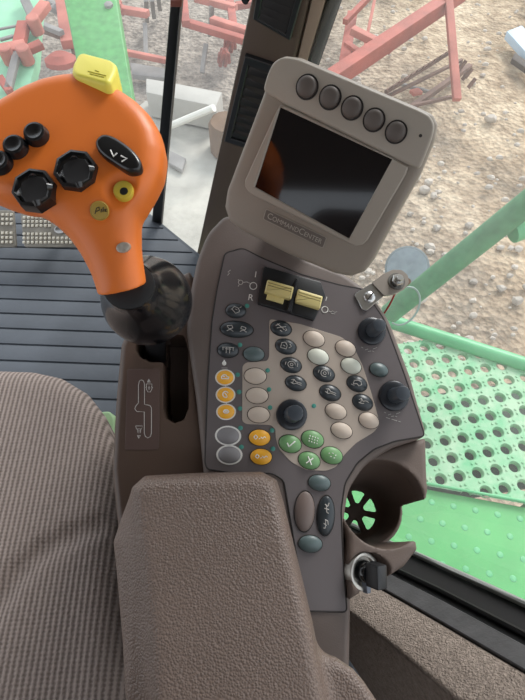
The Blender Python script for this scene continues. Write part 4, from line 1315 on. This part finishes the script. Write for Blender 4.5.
# ---------------------------------------------------------------- red implements on the dirt
M_RED = mat('faded_red_paint', (156, 78, 64), .7, var=(5, .25))
M_REDL = mat('pale_red_paint', (178, 108, 94), .75, var=(5, .2))
M_RUST = mat('rusty_steel', (110, 84, 72), .85, var=(9, .3))
M_GREYM = mat('weathered_steel', (132, 128, 124), .7, var=(6, .2))
def gp(px, py, h): return atz(px, py, GZ + h)
def beam(a, b, w, t, name, mt, par, hh=.0): 
    return MB().bar(gp(*a), gp(*b), w, t, bev=.004).build(name, mt, par)
imp = thing('field_implement', gp(400, 60, 0), 'faded red tillage implement with toothed rollers standing on the dirt behind the monitor', 'farm implement')
beam((322, 86, .45), (462, -8, .55), .12, .13, 'main_beam', M_RED, imp)
beam((448, -6, .62), (457, 100, .16), .07, .05, 'side_plate', M_REDL, imp)
beam((352, 16, .3), (342, 78, .3), .10, .10, 'post', M_RED, imp)
beam((352, 30, .5), (392, 50, .42), .08, .06, 'strut', M_REDL, imp)
beam((345, 22, .45), (372, -6, .5), .05, .05, 'strut', M_RED, imp)
beam((346, 44, .35), (372, 62, .35), .06, .05, 'strut', M_RED, imp)
beam((365, 46, .3), (375, -2, .5), .03, .03, 'strut', M_REDL, imp)
def toothed(a, b, n, name):
    A, B = gp(*a), gp(*b); m = MB().tube([A, B], .02, 8)
    d_ = (B - A).normalized(); s = d_.cross(V((0, 0, 1))).normalized(); u = V((0, 0, 1))
    for i in range(n):
        c = A.lerp(B, (i + .5) / n); w = (B - A).length / n * .34
        P = [c - d_ * w, c + d_ * w, c + u * .075 + s * .02]
        m.bar(c, c + u * .07 + s * .05, w * 2, .012)
    m.build(name, M_RUST, imp)
toothed((386, 92, .22), (450, 52, .22), 11, 'toothed_bar')
beam((372, 104, .16), (462, 60, .16), .03, .03, 'roller_bar', M_RUST, imp)
beam((402, 108, .10), (456, 96, .10), .03, .03, 'roller_bar', M_RUST, imp)
beam((408, 110, .08), (470, 66, .08), .05, .05, 'roller_bar', M_RUST, imp)
beam((400, 84, .05), (436, 94, .05), .03, .03, 'roller_bar', M_GREYM, imp)
MB().box(Fr(gp(416, 92, .05), V((0, 0, 1))), 0, 0, 0, .10, .08, .03, .004, .4).build('foot_plate', M_REDL, imp)
m = MB()
for k in range(5):
    c = gp(456 + k * 3, 72 + k * 4 - (k % 2) * 6, .1); m.bar(c, c + V((.05, .02, .08)), .03, .02)
m.build('tine', M_RUST, imp)

har = thing('harrow', gp(180, 30, 0), 'faded red spring-tooth harrow standing beyond the wiper arm', 'harrow')
HB = [((112, -2, .45), (118, 8, .45), M_REDL), ((112, 8, .4), (148, 14, .4), M_REDL), ((184, 22, .4), (250, 42, .4), M_RED), ((196, -2, .42), (236, 8, .42), M_REDL), ((184, 2, .42), (186, 24, .42), M_RED),
      ((229, -6, .4), (234, 30, .4), M_RED), ((212, 20, .42), (255, 34, .42), M_REDL), ((236, 6, .3), (262, 2, .3), M_RED)]
for a, b, mt in HB: beam(a, b, .075, .06, 'frame_bar', mt, har)
beam((124, 52, .2), (168, 61, .2), .05, .05, 'rear_bar', M_REDL, har)
for a, b in (((146, 0, .42), (147, 22, .05)), ((152, 0, .3), (154, 18, .02)), ((158, -4, .4), (160, 10, .05)), ((206, 44, .18), (202, 73, 0)), ((145, 24, .1), (146, 56, .04)), ((212, 6, .4), (210, 36, .08))):
    beam(a, b, .045, .03, 'tine', M_GREYM, har)
# tine clusters
for c in ((230, 38), (224, 52), (118, 4)):
    m = MB()
    for k in range(6):
        t = k * 1.05
        m.tube([gp(c[0], c[1], .25), gp(c[0] + 4 * math.cos(t), c[1] + 5 * math.sin(t) + 2, .15), gp(c[0] + 5 * math.cos(t + .3), c[1] + 10 + 4 * math.sin(t), .01)], .022, 6)
    m.build('tine_cluster', M_RED, har)

# green arm and panel of the machine itself, ahead of the windscreen
gz = Fr(V((0, 2.2, -.35)), V((0, -.25, 1)))
arm_ = [gz.px(a, b) for a, b in ((58, -30), (112, -30), (134, 105), (84, 105), (74, 50))]
ga = thing('lift_arm', gz.w(arm_[3][0], arm_[3][1], -.1), 'broad green painted lift arm ahead of the windscreen, above the yellow joystick switch', 'machine arm')
MB().prism(gz, ccw(arm_), -.10, 0, .012, 3).build('beam', mat('arm_green', (78, 146, 80), .55, var=(30, .18)), ga)
x, y = gz.px(109, 6); MB().lathe(gz, x, y, [(1, 0), (1, .012), (.7, .016), (0, .016)], .022, .022, 0, 6).build('bolt_head', M_GREYM, ga)
pg = Fr(V((0, 2.6, -.5)), V((0, -.2, 1)))
pp = [pg.px(a, b) for a, b in ((-60, -20), (42, -20), (36, 60), (26, 100), (-60, 110))]
hd = thing('header_frame', pg.w(pp[3][0], pp[3][1], -.1), 'pale green header frame with red hydraulic linkage at the upper left', 'header')
MB().prism(pg, ccw(pp), -.06, 0, .01, 2).build('panel', mat('pale_green', (140, 196, 158), .5, var=(6, .12)), hd)
lk = lambda a, b, h: pg.w(*pg.px(a, b, h), h)
for a, b, w, mt in (((22, -6), (34, 20), .05, M_GREYM), ((24, 24), (18, 50), .06, M_RED), ((0, 52), (26, 47), .07, M_REDL), ((24, 52), (42, 44), .05, M_RED), ((18, 50), (8, 90), .04, M_GREYM), ((34, 20), (46, 4), .06, M_REDL), ((0, 40), (14, 36), .02, M_GREYM), ((0, 78), (10, 92), .04, M_RED), ((-4, 30), (26, 24), .015, M_GREYM)):
    MB().bar(lk(a[0], a[1], .05), lk(b[0], b[1], .05), w, w * .7, up=pg.ez, bev=.004).build('link', mt, hd)
for c in ((5, 50), (23, 50), (33, 20)):
    x, y = pg.px(*c, .08); MB().lathe(pg, x, y, [(1, .01), (1, .095), (.8, .10), (0, .10)], .035, .035, 0, 14).build('pin', M_REDL, hd)
# grey tine bars between the two green parts
tr = thing('tine_rack', gp(58, 30, 0), 'grey and red tine bars on the ground between the green frame and the green arm', 'farm implement')
for a, b, w, mt in (((42, 25, .3), (62, 33, .3), .06, M_GREYM), ((44, 31, .25), (62, 37, .25), .05, M_RUST), ((52, 8, .3), (64, 13, .3), .07, M_GREYM), ((62, 0, .35), (68, 45, .2), .12, M_REDL), ((48, 0, .3), (56, 6, .3), .05, M_GREYM), ((68, 30, .2), (75, 55, .1), .05, M_RUST)):
    beam(a, b, w, w * .8, 'bar', mt, tr)
MB().lathe(Fr(gp(62, 64, .1), V((0, 0, 1))), 0, 0, [(1, 0), (1, .05), (.5, .1), (0, .1)], .16, .13, 0, 12).build('red_hub', M_RED, tr)

# slabs, plank and pole on the ground
M_CONC = mat('pale_concrete', (170, 166, 158), .9, bump=(20, .4, 'noise', .01), var=(3, .12))
def slab(name, pts_, h, z0, mt, label, cat):
    f = Fr(gp(pts_[0][0], pts_[0][1], z0 + h), V((0, 0, 1)))
    MB().prism(f, ccw([f.px(a, b) for a, b in pts_]), -h, 0, .01, 2).build(name, mt, None, label=label, cat=cat)
slab('concrete_pad', [(130, 112), (146, 100), (175, 118), (222, 108), (240, 130), (232, 330), (120, 330)], .06, .02, mat('concrete_pad', (172, 168, 158), .9, bump=(14, .6, 'noise', .01), var=(3.5, .22)), 'pale concrete pad on the ground right of the wiper arm', 'paving')
slab('concrete_block', [(146, 78), (170, 82), (222, 92), (216, 106), (170, 97), (146, 92)], .22, .10, M_CONC, 'long pale concrete block lying beyond the concrete pad', 'block')
slab('weathered_board', [(130, 62), (165, 68), (168, 78), (132, 74)], .05, .03, M_GREYM, 'short grey weathered board lying left of the concrete block', 'board')
MB().tube([gp(168, 127, .14), gp(214, 108, .40)], .03, 10).build('white_pole', mat('white_pole', (228, 224, 214), .7), None, label='slim white pole lying across the concrete pad', cat='pole')
MB().lathe(Fr(gp(228, 146, .12), V((0, 0, 1))), 0, 0, [(1, -.03), (1, .18), (.85, .22), (0, .23)], .15, .18, .3, 14).build('log', mat('log_brown', (118, 94, 74), .9, var=(5, .2)), None, label='upright brown log stump leaning by the pillar foot', cat='log')
slab('gravel_strip', [(170, 150), (186, 158), (182, 170), (168, 162)], .03, .10, M_GREYM, 'small grey stone slab lying on the concrete pad', 'stone')
slab('plastic_sheet', [(507, 31), (522, 25), (541, 46), (527, 53)], .08, .03, mat('pale_blue_plastic', (176, 198, 214), .4), 'crumpled pale blue plastic sheet on the dirt at the upper right', 'plastic sheet')
slab('dark_plank', [(515, 52), (560, 84), (560, 92), (512, 58)], .05, .02, mat('dark_wood', (74, 66, 60), .8), 'dark plank on the dirt below the blue plastic sheet', 'plank')
# dark sheet added below the perforated deck so its holes look shaded
MB().box(Dl, .18, 0, -.16, .62, .34, .02, .004).build('shade_sheet', mat('shade_sheet_dark', (70, 82, 72), .8, var=(12, .4)), deck)
MB().box(Fr(V((-.5, -.1, -1.0)), V((0, 0, 1))), 0, 0, 0, 1.3, 1.4, 1.0, .03).build('wall_chassis_unseen', M_GDEEP, None, kind='structure')  # machine body out of view, added to shade what lies under the cab

# ---------------------------------------------------------------- light, camera
w = bpy.data.worlds.new('World'); SC.world = w; w.use_nodes = True
nt = w.node_tree; bg = nt.nodes['Background']
tc = nt.nodes.new('ShaderNodeTexCoord'); sx = nt.nodes.new('ShaderNodeSeparateXYZ'); nt.links.new(tc.outputs['Generated'], sx.inputs[0])
cr = nt.nodes.new('ShaderNodeValToRGB'); cr.color_ramp.elements[0].position = .0; cr.color_ramp.elements[0].color = (.9, .93, .97, 1); cr.color_ramp.elements[1].position = .8; cr.color_ramp.elements[1].color = (.82, .90, 1.0, 1)
nt.links.new(sx.outputs['Z'], cr.inputs['Fac']); nt.links.new(cr.outputs['Color'], bg.inputs['Color'])
bg.inputs['Strength'].default_value = 1.15
sl = bpy.data.lights.new('Sun', 'SUN'); sl.energy = 2.6; sl.angle = math.radians(24); sl.color = (1, .98, .96)
so = bpy.data.objects.new('Sun', sl); COL.objects.link(so); so.rotation_euler = V((-.46, -.66, -.66)).to_track_quat('-Z', 'Y').to_euler()

cd = bpy.data.cameras.new('Camera'); cam = bpy.data.objects.new('Camera', cd); COL.objects.link(cam)
cd.sensor_fit = 'VERTICAL'; cd.sensor_height = 36; cd.lens = 36 * F / 700; cd.clip_start = .01
cam.location = CAM; cam.rotation_euler = (math.pi / 2 - PITCH, 0, 0)
SC.camera = cam
vs = SC.view_settings
vs.view_transform = 'Standard'; vs.look = 'None'; vs.gamma = 1; vs.use_curve_mapping = False; vs.exposure = 0.45
SC.cycles.max_bounces = 8; SC.cycles.transparent_max_bounces = 16
